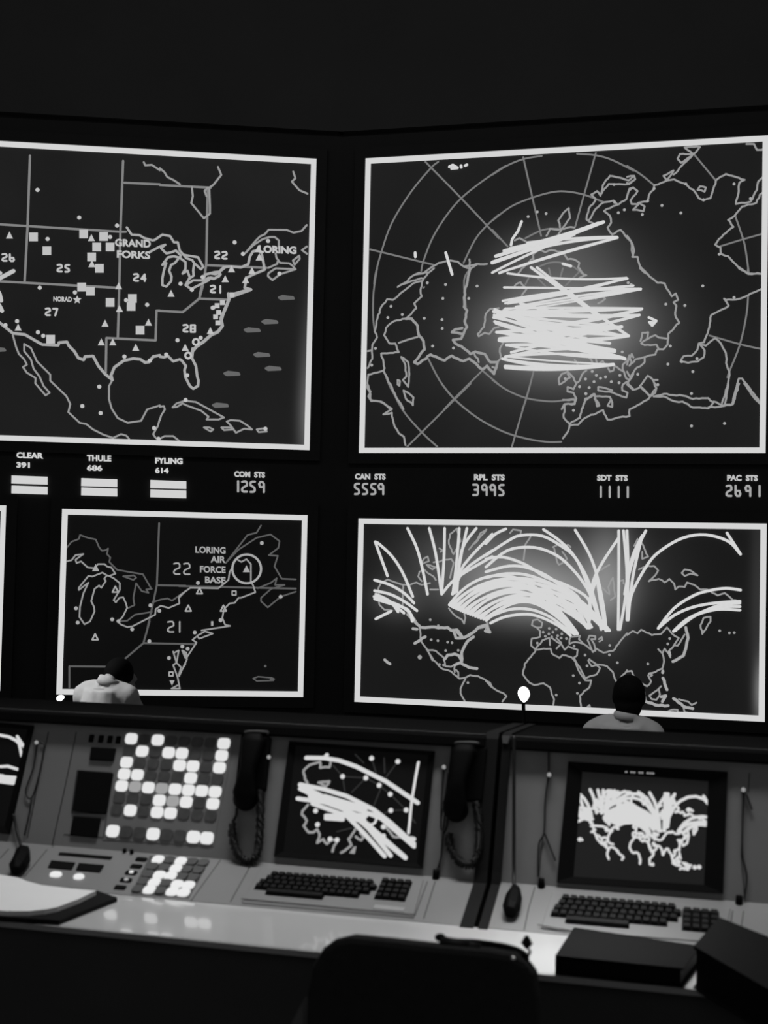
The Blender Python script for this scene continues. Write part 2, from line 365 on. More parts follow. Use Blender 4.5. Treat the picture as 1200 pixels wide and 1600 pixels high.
for s, (x, y) in (('26', D(*A, '66,928')[0]), ('25', D(*A, '478,1008')[0]), ('24', D(*A, '1050,1078')[0]), ('27', D(*C_, '390,135')[0]), ('28', D(*D_, '220,258')[0]), ('22', D(*B, '457,910')[0]), ('21', D(*B, '425,1165')[0])):
    numtext(art, s, x, y)
text_into(art.bm, 'GRAND', PL, 180, 374, 236, 386, HT, .04, .04)
text_into(art.bm, 'FORKS', PL, 183, 392, 235, 404, HT, .04, .04)
text_into(art.bm, 'LORING', PL, 404, 384, 463, 396, HT, .04, .05)
text_into(art.bm, 'NORAD', PL, 84, 464, 113, 472, HT, .03, .04)
art.done('map_lettering', E['mark'], sTL)
art = Art(PL, HC)
def sub(art, x, y, s=1.0, w=3.4):
    art.line([(x-12*s, y-.5), (x-6*s, y-3*s), (x+11*s, y-1), (x+12.5*s, y+1.2), (x-8*s, y+2.2*s), (x-12*s, y-.5)], w)
    art.line([(x-8*s, y), (x+10*s, y+.5)], w+1)
for x, y in D(*D_, '945,30 822,210 690,272 762,457 847,560 538,598 452,835')+D(*C_, '-15,418'): sub(art, x, y, .95)
art.done('submarine_marks', E['sub'], sTL)

# ---- upper right screen: polar map
sTR = screen('projection_screen', 'large upper right wall screen with a polar map crossed by bright tracks', PR,
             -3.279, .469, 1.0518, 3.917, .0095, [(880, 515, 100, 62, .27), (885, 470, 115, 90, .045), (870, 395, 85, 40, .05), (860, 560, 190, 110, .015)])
a_ = (560, 210, 5.4545); b_ = (770, 210, 5.4545); c_ = (980, 210, 5.4545); d_ = (560, 420, 5.4545); e_ = (770, 420, 5.4545); g_ = (980, 420, 5.4545); h_ = (560, 600, 3.75); i_ = (880, 600, 3.75)
art = Art(PR, HL)
lines(art, T(*a_, '140,1280 150,1200 200,1010 290,760 450,500 620,295 685,240/540,1170 560,1080 640,880 760,690 880,550 1040,420 1200,310 1260,275/900,1100 1000,900 1100,780 1200,690/575,240 880,550 1200,890/105,985 640,1115')
      + T(*d_, '165,0 135,200 130,400 145,540/225,880 280,1020 390,1200/600,770 700,960 820,1110 920,1200/1060,870 1200,990/920,330 905,100 960,0/735,1200 820,1110 1060,870 1100,830/560,165 565,160')
      + T(*h_, '185,0 260,150 375,285 465,368/490,0 565,90 700,200 850,280 980,320 1100,340 1190,340/290,368 660,0/1010,0 985,85 920,305 900,375')
      + T(*b_, '0,350 130,270 270,215 420,190/720,172 880,185 1020,225 1200,315/0,740 160,620 340,545 500,500 620,492 780,520 950,585/280,890 400,830 480,810 560,810/400,1130 480,1100 560,1095 640,1110 700,1140 760,1190/0,820 130,960/262,200 340,545 415,870/880,165 780,520 705,790')
      + T(*c_, '0,275 120,350 230,440/920,700 985,890 1010,1000 1035,1180/560,165 755,400/790,960 985,900 1180,845')
      + T(*g_, '1030,0 1025,40/1030,235 1015,400 960,650 870,880 855,930/700,572 965,648 1155,690')
      + T(*e_, '0,950 130,1040 290,1105 450,1130 560,1130 710,1105/350,880 290,1105 255,1200/480,0 495,60/600,0 580,70/310,80 280,140/390,90 450,150/740,30 620,150'), 2.7, True)
art.done('latitude_grid', E['grid2'], sTR)
art = Art(PR, HC)
lines(art, T(*c_, '''340,400 400,390 440,410 500,430 580,500 610,550 650,570 710,550 740,450 755,400 840,345 1000,395 955,420 950,490 925,600 1050,580 1105,480 1115,410 1180,350
/1180,475 1130,520 1100,590 980,620 915,700 860,735 905,795 820,860 750,945 795,970 800,1025 860,1045 940,1130 1030,1195 1170,1190/600,480 620,450 670,460 660,495 600,480/340,400 310,360 395,315 340,400/395,350 560,180 490,120 620,115 560,180 450,175 430,215 460,250 540,195
/1015,90 1080,90 1105,140 1150,140 1185,90/340,400 230,440 230,475 200,500 170,580 95,590 150,620 140,660 50,650 100,600 40,600 30,570 50,540 90,490 50,460 20,470 0,540/0,370 60,360 70,390 20,430 0,420/0,870 35,920 60,1000 45,1050 90,1050 110,1130 175,1200''')
      + T(*b_, '''950,660 1000,700 1010,760 980,800 1020,860 1090,820 1130,870 1180,920 1185,990 1200,1050/950,660 1050,610 1140,560 1160,490 1200,460/800,730 820,640 880,560 840,520 890,490 920,530 940,440 1000,360 1100,380 1160,400 1200,360/930,510 990,430 1080,430 1160,430 1200,400
/820,740 880,640 950,585 1030,570 1060,600/800,730 860,765/575,800 560,740 600,680 650,635 660,720 600,800 560,860/460,870 490,810 560,820 640,800 700,800/190,910 230,890 270,910 300,930/350,1080 345,1030 400,990 450,1010 500,990 600,1010 640,1070 690,1070 740,1100 730,1140 770,1190/350,1060 250,1150 220,1190''')
      + T(*a_, '490,1200 560,1190 640,1130 690,1100 790,1080 850,1090 900,1130 960,1150 1020,1110 1100,1110/950,1070 950,1170/900,1130 1010,1110')
      + T(*d_, '''650,0 600,40 520,40 460,70 420,115 340,160 420,125 540,85 560,90 600,40/540,110 470,130 410,180 300,270 250,265 200,330 160,450 145,540 165,590 125,650 125,770 85,850/560,90 535,180 545,240 480,300 500,340 410,430 310,450 240,510 225,570 270,640 320,640 350,715 200,725 230,850 220,870 90,905 80,980 110,1050 90,1090 115,1130 200,1135 290,1195
/350,635 510,585/370,755 430,800 440,900 430,1010 385,950 415,920 405,820 370,755/340,950 360,960 355,1000 340,990 340,950/390,1040 410,1110 470,1165 475,1100 430,1060 390,1040/220,870 300,1040 390,1200
/1200,340 1130,345 1090,390 1075,500 1020,560 1030,580 1080,550 1120,560 1160,510 1200,500/85,705 120,700/990,720 1030,800''')
      + T(*h_, '50,10 75,60 75,95 130,105 200,150 150,180 200,170 210,230 240,290 270,310 280,360')
      + T(*e_, '''90,640 65,680 70,770 40,800 30,850 0,840/640,880 590,900 565,940 570,990 620,960 660,930 640,900/640,880 690,930 715,980 690,1030 640,1010 640,1050 690,1060 715,1110 700,1150 610,1160 590,1200/800,870 760,910 740,960 715,980/700,780 730,830/820,760 850,800/880,760 900,820 940,790 960,830
/985,850 1000,880 1030,870 1040,830 1080,860 1120,880 1140,940 1170,950/1110,870 1110,820 1160,780 1185,730 1200,760/1200,900 1160,960 1110,990 1105,1040 1150,1060 1140,1100 1100,1090 1030,1060 960,1050 900,1040 900,1010 960,1020 1020,1040/770,1190 790,1110 830,1100 870,1070 880,1120 910,1170 890,1175 870,1110/880,1090 1000,1095 1020,1140 1020,1180 980,1170 1010,1120
/1150,980 1200,1030/740,0 770,50 800,60 730,90/190,150 240,120 290,180 250,230/840,240 880,260 930,230 960,260 900,300''')
      + T(*i_, '''0,95 70,95 70,120 10,120 5,200 40,235 100,200 110,150 130,100 180,60/40,245 90,240 130,200 235,155 260,210 390,190 390,150 500,90 510,75 450,15/40,235 30,280 0,320/510,75 545,30 540,0/590,75 660,105 700,105 760,140 850,145 880,110 850,85 760,90 700,70 590,60 530,75 590,75/880,105 945,130 850,140/945,130 995,120 1030,0/930,115 950,60 965,0/1060,0 1100,60 1160,125''')
      + T(*g_, '''0,880 30,930 0,990 50,1035 100,1020 130,980 175,915 220,950 260,950/220,950 250,1020 240,1060 200,1090 110,1000/150,765 150,800 70,860 30,930/0,820 20,740 40,800 20,830 70,775 240,735 260,690 310,690 345,650 350,560 445,465 410,400 420,320 395,290 435,270 415,215 380,240 320,130 260,125 190,70 110,0
/345,600 270,590 240,570 180,600 140,620 120,640 150,655 250,650 270,690/170,600 180,545 130,550 115,620/1170,165 1030,230 960,260 840,270 825,260 865,320 790,360 715,400 700,500 655,630 610,640 600,690 550,745 480,750 455,795 520,805 600,795 650,760 660,700 620,650 670,660 750,595 780,620 840,720 850,830 870,880 860,1000 850,1050 830,1160 890,1160 950,940 980,940 1080,1070 1140,1165/950,0 1030,45 1170,45'''), 2.9, False, .9)
lines(art, T(*d_, '410,430 460,430 510,490 520,570 560,620 570,690 480,800 510,815 620,735 740,785 800,745 900,790 950,770 1060,860/960,0 910,200 905,330 930,360 910,450 930,500 900,560 800,545 830,520 890,510/900,560 880,600 810,610 830,640 900,680 960,730 1000,710 1080,730 1130,800 1190,800 1160,900 1100,830 1060,860'), 4, False, .9)
art.done('coastline', E['coast2'], sTR)
art = Art(PR, HT)
for x, y in (D(*c_, '458,677 297,613 910,430 130,690 785,1028 230,470 175,575 500,430 650,565 1050,555')+D(*b_, '305,708 382,668 457,682 1072,675 1123,650 1035,435 1040,585')
             + D(*d_, '593,125 748,140 1016,153 725,258 945,258 284,325 257,421 380,395 567,427 718,438 720,513 638,663 815,680 152,683 120,825')
             + D(*g_, '644,152 330,307 492,318 368,663 348,817 560,880 92,903 548,1067 262,992 595,770 465,795 910,250')
             + D(*e_, '850,878 885,912 920,937 963,925 793,943 865,966 1012,966 1085,912 1078,975 742,1008 824,1016 795,1067 1105,713 1155,125 1180,140 620,940')+D(*i_, '752,248 945,233 62,157 135,60')): art.dot(x, y, 4.6)
art.done('site_marks', E['coast'], sTR)
art = Art(PR, HT+.004)
def bez(art, p0, p1, bow, w, n=14):
    (x0, y0), (x1, y1) = p0, p1; mx, my = (x0+x1)/2, (y0+y1)/2+2*bow
    art.line([((1-t)**2*x0+2*t*(1-t)*mx+t*t*x1, (1-t)**2*y0+2*t*(1-t)*my+t*t*y1) for t in [k/n for k in range(n+1)]], w)
def ee(x, y): return (770+x/5.4545, 420+y/5.4545)
def bb(x, y): return (770+x/5.4545, 210+y/5.4545)
for p, q, bow, w in ((bb(30, 1045), bb(945, 755), 1, 5.5), (bb(0, 1100), bb(900, 770), 1, 6), (bb(0, 1185), bb(700, 860), -2, 4), (bb(60, 1185), bb(1065, 888), -1, 4), (bb(100, 1000), bb(945, 755), 2, 5),
                     (bb(0, 1095), bb(1060, 885), -8, 4.5), (bb(60, 1190), bb(1060, 890), -3, 3.4), (bb(150, 980), bb(900, 765), 3, 5), (bb(300, 930), bb(1060, 882), -2, 4)): bez(art, p, q, bow, w)
Rr = [(1265, 178), (1262, 182), (1275, 345), (1270, 350), (1250, 400), (1155, 578), (1100, 500), (1040, 710), (1130, 770), (1030, 820)]
for p, q, bow, w in [((130, 45), (1140, 85), 5, 4), ((100, 165), Rr[0], 0, 4), ((90, 280), Rr[1], -6, 4.5), ((110, 300), (1200, 150), -3, 4), ((130, 300), (1140, 85), 4, 4.5), ((140, 290), (1150, 90), 1, 4), ((200, 330), Rr[0], -3, 4),
                     ((110, 345), Rr[2], -1, 4), ((100, 370), Rr[3], 0, 4), ((160, 400), Rr[4], 2, 4), ((60, 370), Rr[4], 5, 4.5), ((20, 350), (1130, 770), 4, 4.5), ((10, 370), (1160, 578), 5, 5), ((15, 400), (1040, 710), 3, 5),
                     ((10, 420), Rr[5], 4, 4.5), ((20, 455), Rr[7], 2, 5), ((30, 470), Rr[8], 3, 4.5), ((35, 545), Rr[3], 6, 5), ((35, 545), (1130, 775), -5, 5), ((40, 550), (1270, 350), 3, 4), ((60, 600), Rr[4], 6, 5), ((60, 610), Rr[6], 3, 6),
                     ((60, 615), (1040, 700), -4, 6), ((80, 620), Rr[7], -6, 6), ((120, 655), Rr[5], 4, 5), ((120, 655), (1120, 765), -7, 5), ((160, 715), (1100, 590), -5, 4), ((160, 720), Rr[6], -2, 4), ((110, 755), (1040, 700), -7, 5),
                     ((110, 755), (1125, 770), -6, 4.5), ((85, 770), Rr[9], 6, 4.5), ((90, 775), (1030, 820), 9, 4), ((110, 835), Rr[9], 4, 6), ((110, 848), (1030, 822), 5, 5), ((240, 300), (950, 420), 5, 5), ((330, -5), (900, 410), 0, 5), ((380, -5), (1160, 578), 2, 4.5),
                     ((650, 200), (1160, 578), 2, 5), ((140, 560), (1000, 640), 0, 5), ((300, 590), (900, 620), 0, 5), ((100, 360), (620, 540), 2, 6), ((180, 420), (800, 600), 2, 5), ((560, 570), (1000, 500), 0, 5), ((120, 400), (600, 360), 0, 5)]:
    bez(art, ee(*p), ee(*q), bow, w*.88)
rnd = random.Random(3)
LP = [(90, 285), (110, 345), (100, 375), (15, 370), (20, 400), (25, 450), (35, 545), (60, 600), (120, 655), (110, 755)]
for k in range(20):
    i = rnd.randrange(len(LP)); j = min(9, max(0, i+rnd.choice((-1, 0, 0, 1, 2)))); p = LP[i]; q = Rr[j]
    bez(art, ee(p[0]+rnd.uniform(0, 30), p[1]+rnd.uniform(-6, 6)), ee(q[0]-rnd.uniform(0, 40), q[1]+rnd.uniform(-4, 4)), rnd.uniform(-4, 5), rnd.choice((2.2, 2.8, 3.4)))
lines(art, T(*b_, '160,950 170,900 220,830 250,750/600,1110 670,1130'), 4.2)
lines(art, T(*a_, '750,1015 805,1200/490,1015 492,1050/780,285 810,270 850,295 800,300/880,275 882,290/915,275 930,268'), 4.4)
lines(art, T(*g_, '185,420 250,450 215,490 190,460 230,465'), 4)
art.done('flight_tracks', E['track'], sTR)

# ---- lower left screen: north-east coast
sLL = screen('projection_screen', 'smaller lower left wall screen with the Great Lakes and a circled base', PL,
             -2.5673, -.2588, -1.2912, .4478, .0028)
j_ = (80, 780, 5.714); k_ = (280, 780, 5.714); l_ = (80, 960, 5.714); m_ = (280, 960, 5.714)
art = Art(PL, HL)
lines(art, T(*j_, '965,215 945,765 915,910 850,1200/950,768 1200,772')+T(*l_, '880,60 825,255 560,480/825,255 1200,262/500,465 165,462 165,650')+T(*m_, '0,262 150,265')+T(*k_, '0,775 1040,798'), 2.9)
lines(art, T(*j_, '140,435 185,380 250,355 260,320 330,345 400,360 430,430 455,460 490,455 510,440 500,490 530,520 520,560 590,630 700,650 820,670 890,790/645,688 740,680 760,700 735,720 645,688/760,750 735,880 745,945 690,970/760,750 810,820 870,835 850,805 900,800/600,1090 680,1085 750,1030 900,1005/905,920 980,895 1040,885 1080,905 1200,820')
      + T(*k_, '415,570 610,320 690,300 730,235/415,570 530,450 690,345 815,315 895,375 885,435 800,500 880,505 850,600 915,710 1040,715/700,795 820,745 870,705 855,765 940,765 820,800 730,880 730,910 790,965 905,870 1040,825'), 2.4)
art.done('region_boundaries', E['dim'], sLL)
art = Art(PL, HC)
lines(art, T(*j_, '140,555 185,545 220,500 290,490 220,540 230,570 270,555 330,610 390,615 420,580 480,580 500,600 540,610 575,665 520,685 500,680 460,655 370,690 335,685 250,790 250,810 335,745 290,840 260,960 255,1050 300,1115 350,1090 390,1000 385,960 360,910 390,800 430,770 450,790 490,730 475,710 500,680/520,685 560,705 615,750 615,810 560,900 580,920 610,880 645,875 670,930 680,970 640,1050 600,1090 620,1115 680,1140 725,1135 930,1030 935,980 980,950 1050,970 1145,930 1140,880 1200,820')
      + T(*k_, '0,865 100,790 350,795 440,720 450,650 480,600/520,540 555,560 600,535 640,580 640,730 660,770 680,830 550,880 530,880 495,925 450,930 400,980 385,1060 410,1120 455,1130 200,1170')
      + T(*m_, '150,200 120,225 155,250 70,380 30,320 65,340 70,400 0,550/160,190 230,150 300,170 180,215 160,190')
      + T(*l_, '1090,330 1120,430 1160,470 1140,540 1200,440/1100,340 1140,320 1120,430 1090,450 1130,560 1150,660 1075,660 1130,630/1170,320 1200,390'), 2.4)
art.done('coastline', E['coast2'], sLL)
art = Art(PL, HT)
for x, y in D(*j_, '225,973 240,1100 547,1072 603,1088 725,1160 888,947 967,995')+D(*k_, '168,747 737,392 905,870 370,1080')+D(*l_, '878,238 1172,285 1053,387')+D(*m_, '140,160 77,305 370,50'): art.dot(x, y, 6)
for x, y in D(*j_, '575,803')+D(*l_, '395,198')+D(*k_, '182,817 82,972 395,972'): art.triline(x, y, 9, 2.4)
art.tri(*D(*j_, '400,610')[0], 11); art.tri(*D(*k_, '600,620')[0], 11); art.tri(*D(*l_, '1080,610')[0], 8, -1)
for x, y in D(*k_, '490,837')+D(*l_, '1072,530'): art.line([(x-3, y-3), (x+3, y-3), (x+3, y+3), (x-3, y+3), (x-3, y-3)], 2)
art.rect(*D(*m_, '295,80')[0], 3.5, 7)
art.ring(*D(*k_, '602,622')[0], 22.4, 3.4, 40)
art.done('site_marks', E['coast'], sLL)
art = Art(PL, HT)
digits(art, '22', [276.5, 292], 880, 897, 9, 2.3, .02); digits(art, '21', [267, 281], 971, 987, 9, 2.3, .02)
for s, x0, y0 in (('LORING', 305.5, 853.5), ('AIR', 329, 868.5), ('FORCE', 312.5, 884), ('BASE', 320.5, 900.5)):
    text_into(art.bm, s, PL, x0, y0, 352.5, y0+10.5, HT, .03, .03)
art.done('map_lettering', E['coast'], sLL)
art = Art(PL, HC); x, y = D(*m_, '750,576')[0]
art.line([(x-16, y-1), (x-8, y-4), (x+14, y-2), (x+16, y+2), (x-10, y+3), (x-16, y-1)], 2); art.line([(x+12, y), (x+16, y)], 4)
art.dot(*D(*m_, '768,460')[0], 4)
art.done('submarine_marks', E['dim'], sLL)

# ---- far lower left screen, only its edge in view
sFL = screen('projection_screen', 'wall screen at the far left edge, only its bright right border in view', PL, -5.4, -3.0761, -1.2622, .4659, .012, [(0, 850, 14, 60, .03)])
art = Art(PL, HC); lines(art, [[(-60, 860), (-20, 835), (3, 845)], [(-60, 880), (3, 866)]], 3); art.done('coastline', E['coast2'], sFL)

# ---- lower right screen: world map with arcs
sLR = screen('projection_screen', 'smaller lower right wall screen with a world map under fans of bright arcs', PR,
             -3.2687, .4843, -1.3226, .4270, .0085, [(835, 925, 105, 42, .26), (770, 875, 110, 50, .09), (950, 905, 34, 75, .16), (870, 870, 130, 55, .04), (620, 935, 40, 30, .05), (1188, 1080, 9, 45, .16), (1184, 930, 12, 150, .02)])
o_ = (550, 800, 5.4545); p_ = (760, 800, 5.4545); q_ = (980, 800, 5.4545); r_ = (550, 960, 5.4545); s_ = (760, 960, 5.4545); t_ = (980, 960, 5.4545)
COAST_LR = (T(*o_, '''230,650 250,610 310,575 440,620 500,620 555,600 600,620 670,605/440,620 435,800/230,650 240,790 280,830 350,840/600,590 570,550 580,510 620,490 650,520 700,550 720,580/600,430 620,395 650,380 660,420 610,440/650,460 690,490 720,470 640,450/670,660 740,660/700,430 850,400 870,430 840,560
/830,270 840,190 900,140 930,250 870,360 830,270/1000,320 1070,240 1100,180 1150,150 1090,220 1050,270/830,820 870,870 940,915 960,950 970,900 960,860 1000,840/1090,850 1160,950 1180,1020 1140,1010 1150,970 1060,1000 1000,1060 960,1070/750,310 780,330 760,340''')
      + T(*r_, '535,30 580,100 590,170 590,220 640,290 700,390 740,430 780,465 850,485 920,545 960,540 1010,515 1080,525 1180,580 1200,620/880,430 880,490/640,300 720,310 790,370/890,470 910,490 910,540/970,550 930,630 930,670 970,745/690,390 650,310/790,385 800,440 850,445 880,425')
      + T(*s_, '''0,565 40,610 90,645 150,670 175,695 140,740/425,300 395,340 330,420 315,510 370,580 410,600 490,585 545,620 560,680 580,720 570,790/425,300 490,290 550,290 560,330 625,370 650,345 730,365 760,400 790,480 845,560 895,560 880,620 800,690 810,790/750,370 800,450 845,545 940,510 970,455 940,430 900,440 870,390 880,380 940,425 1030,440 1080,490 1115,600
/425,300 385,265 390,205 460,190 460,140 430,110/390,90 400,50 440,40 480,70 470,110 430,110 390,90/425,290 480,220 540,200 545,260/560,200 640,250 600,290/600,200 640,240/640,250 670,300 700,270 780,300 775,350 750,365/710,240 720,190 800,180 790,210 830,250 760,235 710,250/830,250 900,300 910,320 940,290 1000,325 1080,310 1140,230 1200,160
/900,300 865,220 880,180 930,185 930,210 895,210 920,250 930,310/960,210 985,190 990,215 965,230/1130,580 1150,530 1200,475/850,800 880,770 890,800''')
      + T(*t_, '''0,485 40,480 70,540 120,580 170,610 205,570 180,520 190,500 240,490 300,460 315,400 300,330 265,295/300,330 320,290 360,340 370,365/350,320 400,260 440,200 380,160 340,110 290,165 210,175 120,130 90,160 50,140 0,175/490,170 430,265 400,260/200,505 215,515 200,525/290,610 190,690 210,720 250,725 280,680 270,640/120,590 150,680 160,740
/440,720 520,740 550,770 590,750/480,790 490,830 520,835/330,835 380,810 430,810 430,830/640,165 625,90 650,30 710,20 710,60 640,165''')
      + T(*q_, '185,590 240,540 265,500 230,460 170,460 100,490/185,590 270,570 320,600 360,570 400,610 410,660 440,635 490,640 510,600 570,620 620,660 680,660 770,710 830,690 900,750 950,760/465,520 490,490 530,495 600,540 540,525 490,545 465,520/60,290 90,230 120,260 180,380 130,400 130,340')
      + T(*p_, '940,540 960,500 1050,450/980,640 1050,700 1040,640 1080,560 1090,640 1100,720 1060,750/1130,590 1170,580 1170,610/570,300 620,280 700,280 720,300/580,310 600,400 620,450 690,400 650,340/380,210 330,290 320,410/205,180 230,150 300,160 290,200'))
COAST_LR_B = (T(*r_, '480,0 590,110/600,110 820,110 850,135 900,130 950,200 1040,150 1080,110 1150,90 1180,150 1140,140/1040,190 980,240 940,320 940,400 915,350 880,335 820,345 790,385/880,430 930,410 1000,450 1070,460/870,140 890,200 940,200 900,150/525,120 560,125/540,245 630,190/285,385 330,420')
      + T(*t_, '390,400 480,350 500,290 520,200 500,110/305,540 340,640/290,700 330,690 300,740/150,735 240,770 350,775/395,715 460,760 500,790 560,800/305,480 303,495/360,320 365,350'))
art = Art(PR, HC); lines(art, COAST_LR, 2.6, False, .8); art.done('coastline', E['coast2'], sLR)
art = Art(PR, HC+.001); lines(art, COAST_LR_B, 4.4, False, .8); art.done('island_outlines', E['coast'], sLR)
art = Art(PR, HC)
for x, y in (D(*r_, '672,45 740,95 680,215 737,223 820,235 857,240 803,307 910,305 750,425 992,580 785,430')+D(*t_, '363,205 347,250 177,420 788,138 870,157 912,155')
             + D(*s_, '437,243 843,345 860,437 743,520 795,583 778,670 598,685 1053,263 1050,343 1118,410 750,268 538,118 570,150 597,125 535,165 610,180 645,165 505,185 640,200 560,190 685,205 487,150')): art.dot(x, y, 4.2)
art.dot(*D(*r_, '583,363')[0], 7)
art.done('site_marks', E['coast2'], sLR)
TR_LR = (T(*o_, '480,140 560,310 610,500 650,700/665,140 720,360 770,700/795,140 790,400 770,700/920,140 900,400 865,700/985,140 940,350 880,690/1065,140 940,330 900,680/205,255 310,545/205,255 240,275 350,380 440,520 525,720/200,580 330,620 450,690 535,775/200,670 330,700 450,760 560,840/195,720 330,770 450,860/200,740 300,770 480,830 520,930/210,700 330,760 400,850/210,910 340,845/200,725 400,790 500,860 530,920/770,700 900,560 1200,380/860,700 960,500 1200,330/1200,190 960,450 880,640')
      + T(*p_, '760,155 880,360 950,560 1000,800 1025,1010/490,150 620,240 740,360 860,560 940,800 980,1000/1130,160 1130,600 1125,1000/1130,220 980,450 900,640 870,980/1170,160 1200,600 1140,1000/940,540 980,800 1020,1010/950,560 900,700 870,960/0,270 80,190 170,145/0,370 200,240 300,200 480,205 640,290 760,390 850,580 940,850 1020,1000/0,470 180,330 370,300 530,335 680,430 860,650 1000,980/0,400 150,385 340,450 500,550 700,630 870,740 890,900'
          '/0,510 200,460 370,480 560,570 760,760 900,980/0,560 180,525 400,550 700,700 860,980/40,945 170,890 350,870 480,900 620,970 720,1050/15,900 200,830 380,830 540,890 680,990 755,1040/890,900 860,980/600,600 780,720 860,900')
      + T(*q_, '160,160 80,330 20,520 -10,700/120,240 60,500 30,700 10,920/10,920 40,700 180,440 300,320 480,220 670,195 860,250 960,355/850,180 965,360/265,990 400,820 570,710 700,670 840,650 965,665/265,990 400,880 560,810 750,775 960,760/395,1015 500,920 640,850 800,790 960,775/410,1010 560,890 760,830 960,835/420,1000 600,870 800,810 960,805/0,160 10,500 0,920/130,200 40,400 -20,700'))
for k in range(17):                    # the dense bundle of arcs from west to east
    t = k/16.0
    x0, y0 = 703+58*t**1.2, 945+24*t; ex = [898, 918, 943, 949, 899][k % 5]+(k % 3)*2; ey = {898: 988, 918: 981, 943: 982, 949: 985, 899: 990}.get([898, 918, 943, 949, 899][k % 5])
    top = 893+48*t+(k % 2)*5
    c1 = (x0+(60 if k % 2 else 48), top-16); c2 = (ex-62, top-14)
    TR_LR.append([((1-s)**3*x0+3*s*(1-s)**2*c1[0]+3*s*s*(1-s)*c2[0]+s**3*ex, (1-s)**3*y0+3*s*(1-s)**2*c1[1]+3*s*s*(1-s)*c2[1]+s**3*ey) for s in [i/14 for i in range(15)]])
art = Art(PR, HT+.004); lines(art, TR_LR, 4.4, True); art.done('flight_tracks', E['track'], sLR)

# ---- readouts on the wall between the screens
def readout(name, label, pl, group, build, px, py):
    o = thing(name, pl.pt(px, py, .0), label, 'status readout', group); build(o); return o
for cap, num, x, y, w1, w2 in (('CLEAR', '391', 26, 706.5, 42, 21), ('THULE', '686', 136, 711, 38, 24), ('FYLING', '614', 242.5, 715, 43, 21)):
    def bd(o):
        for n_, s, xx, yy, ww, hh in (('caption', cap, x, y, w1, 9.5), ('code_number', num, x, y+15.5, w2, 9)):
            bm = bmesh.new(); text_into(bm, s, PL, xx, yy, xx+ww, yy+hh, .012, .025, .045); obj(n_, bm, E['bar'], o)
        bx = {26: 18, 136: 127, 242.5: 235}[x]; by = {26: 743, 136: 747, 242.5: 750}[x]
        for dy in (0, 15.5 if x < 100 else 14.5):
            bm = bmesh.new(); PL.slabpx(bm, [(bx, by+dy), (bx+56, by+dy+2), (bx+56, by+dy+14), (bx-.3, by+dy+12.3)], 0, .02); obj('light_bar', bm, E['bar'], o)
    readout('status_readout', {'CLEAR': 'wall readout CLEAR with two lit bars, leftmost of the three', 'THULE': 'wall readout THULE with two lit bars, between CLEAR and FYLING', 'FYLING': 'wall readout FYLING with two lit bars, right of THULE'}[cap], PL, 'two-bar readouts under the upper left screen', bd, x+20, y+30)
for cap, num, x, y, pl in (('COM STS', '1259', 366, 736, PL), ('CAN STS', '5559', 555, 740, PR), ('RPL STS', '3995', 741, 741, PR), ('SDT STS', '1111', 933, 742, PR), ('PAC STS', '2691', 1136, 742, PR)):
    def bd(o):
        bm = bmesh.new(); text_into(bm, cap.replace(' ', '  '), pl, x, y, x+48 if x > 360 else x+47, y+9.5, .012, .01 if pl is PR else .03, .055); obj('caption', bm, E['read'], o)
        art = Art(pl, .012)
        xs = {366: [372, 382, 394.5, 408.5], 555: [558, 570.5, 583.5, 595.5], 741: [743.5, 757, 770, 783.5], 933: [939, 952.8, 966.8, 981], 1136: [1139, 1153, 1168.5, 1186.7]}[x]
        y0 = {366: 752, 555: 756, 741: 757.5, 933: 760.5, 1136: 759}[x]
        digits(art, num, xs, y0, y0+16, 7.5, 3.3, .03 if pl is PL else .01); art.done('counter_digits', E['coast'], o)
    readout('digit_readout', {'COM STS': 'wall counter COM STS reading 1259 below the upper left screen', 'CAN STS': 'wall counter reading 5559 at the left end under the polar map', 'RPL STS': 'wall counter RPL STS reading 3995', 'SDT STS': 'wall counter reading 1111', 'PAC STS': 'wall counter PAC STS reading 2691 at the right edge'}[cap], pl, 'four-digit counters between the screens', bd, x+24, y+15)

# ------------------------------------------------------------------ consoles
def pquad(pl, a, b, c, d): return [a, b, c, d]
WB = 0.338                       # length of the slanted panel up to its top edge
HB = 0.316                       # lower edge of the hood
def profile_solid(bm, x0, x1, pts):
    """extrude a Y-Z outline along X"""
    a = [bm.verts.new((x0, y, z)) for y, z in pts]; b = [bm.verts.new((x1, y, z)) for y, z in pts]; n = len(pts)
    bm.faces.new(a[::-1]); bm.faces.new(b)
    for i in range(n): bm.faces.new((a[i], a[(i+1) % n], b[(i+1) % n], b[i]))
    bmesh.ops.recalc_face_normals(bm, faces=bm.faces[:])
k0 = PK.at(0, 0); ytop, ztop = PS.at(0, WB).y, PS.at(0, WB).z
BODY = [(2.87, .745), (KT[1], KT[2]), (ytop, ztop), (ytop+.42, ztop-.03), (ytop+.42, .0), (2.95, 0), (2.95, .745)]
def seam(pl, px, w=1.3, h=.0012):
    a = Art(pl, h); 
    for p in px: a.line(p, w, False)
    return a
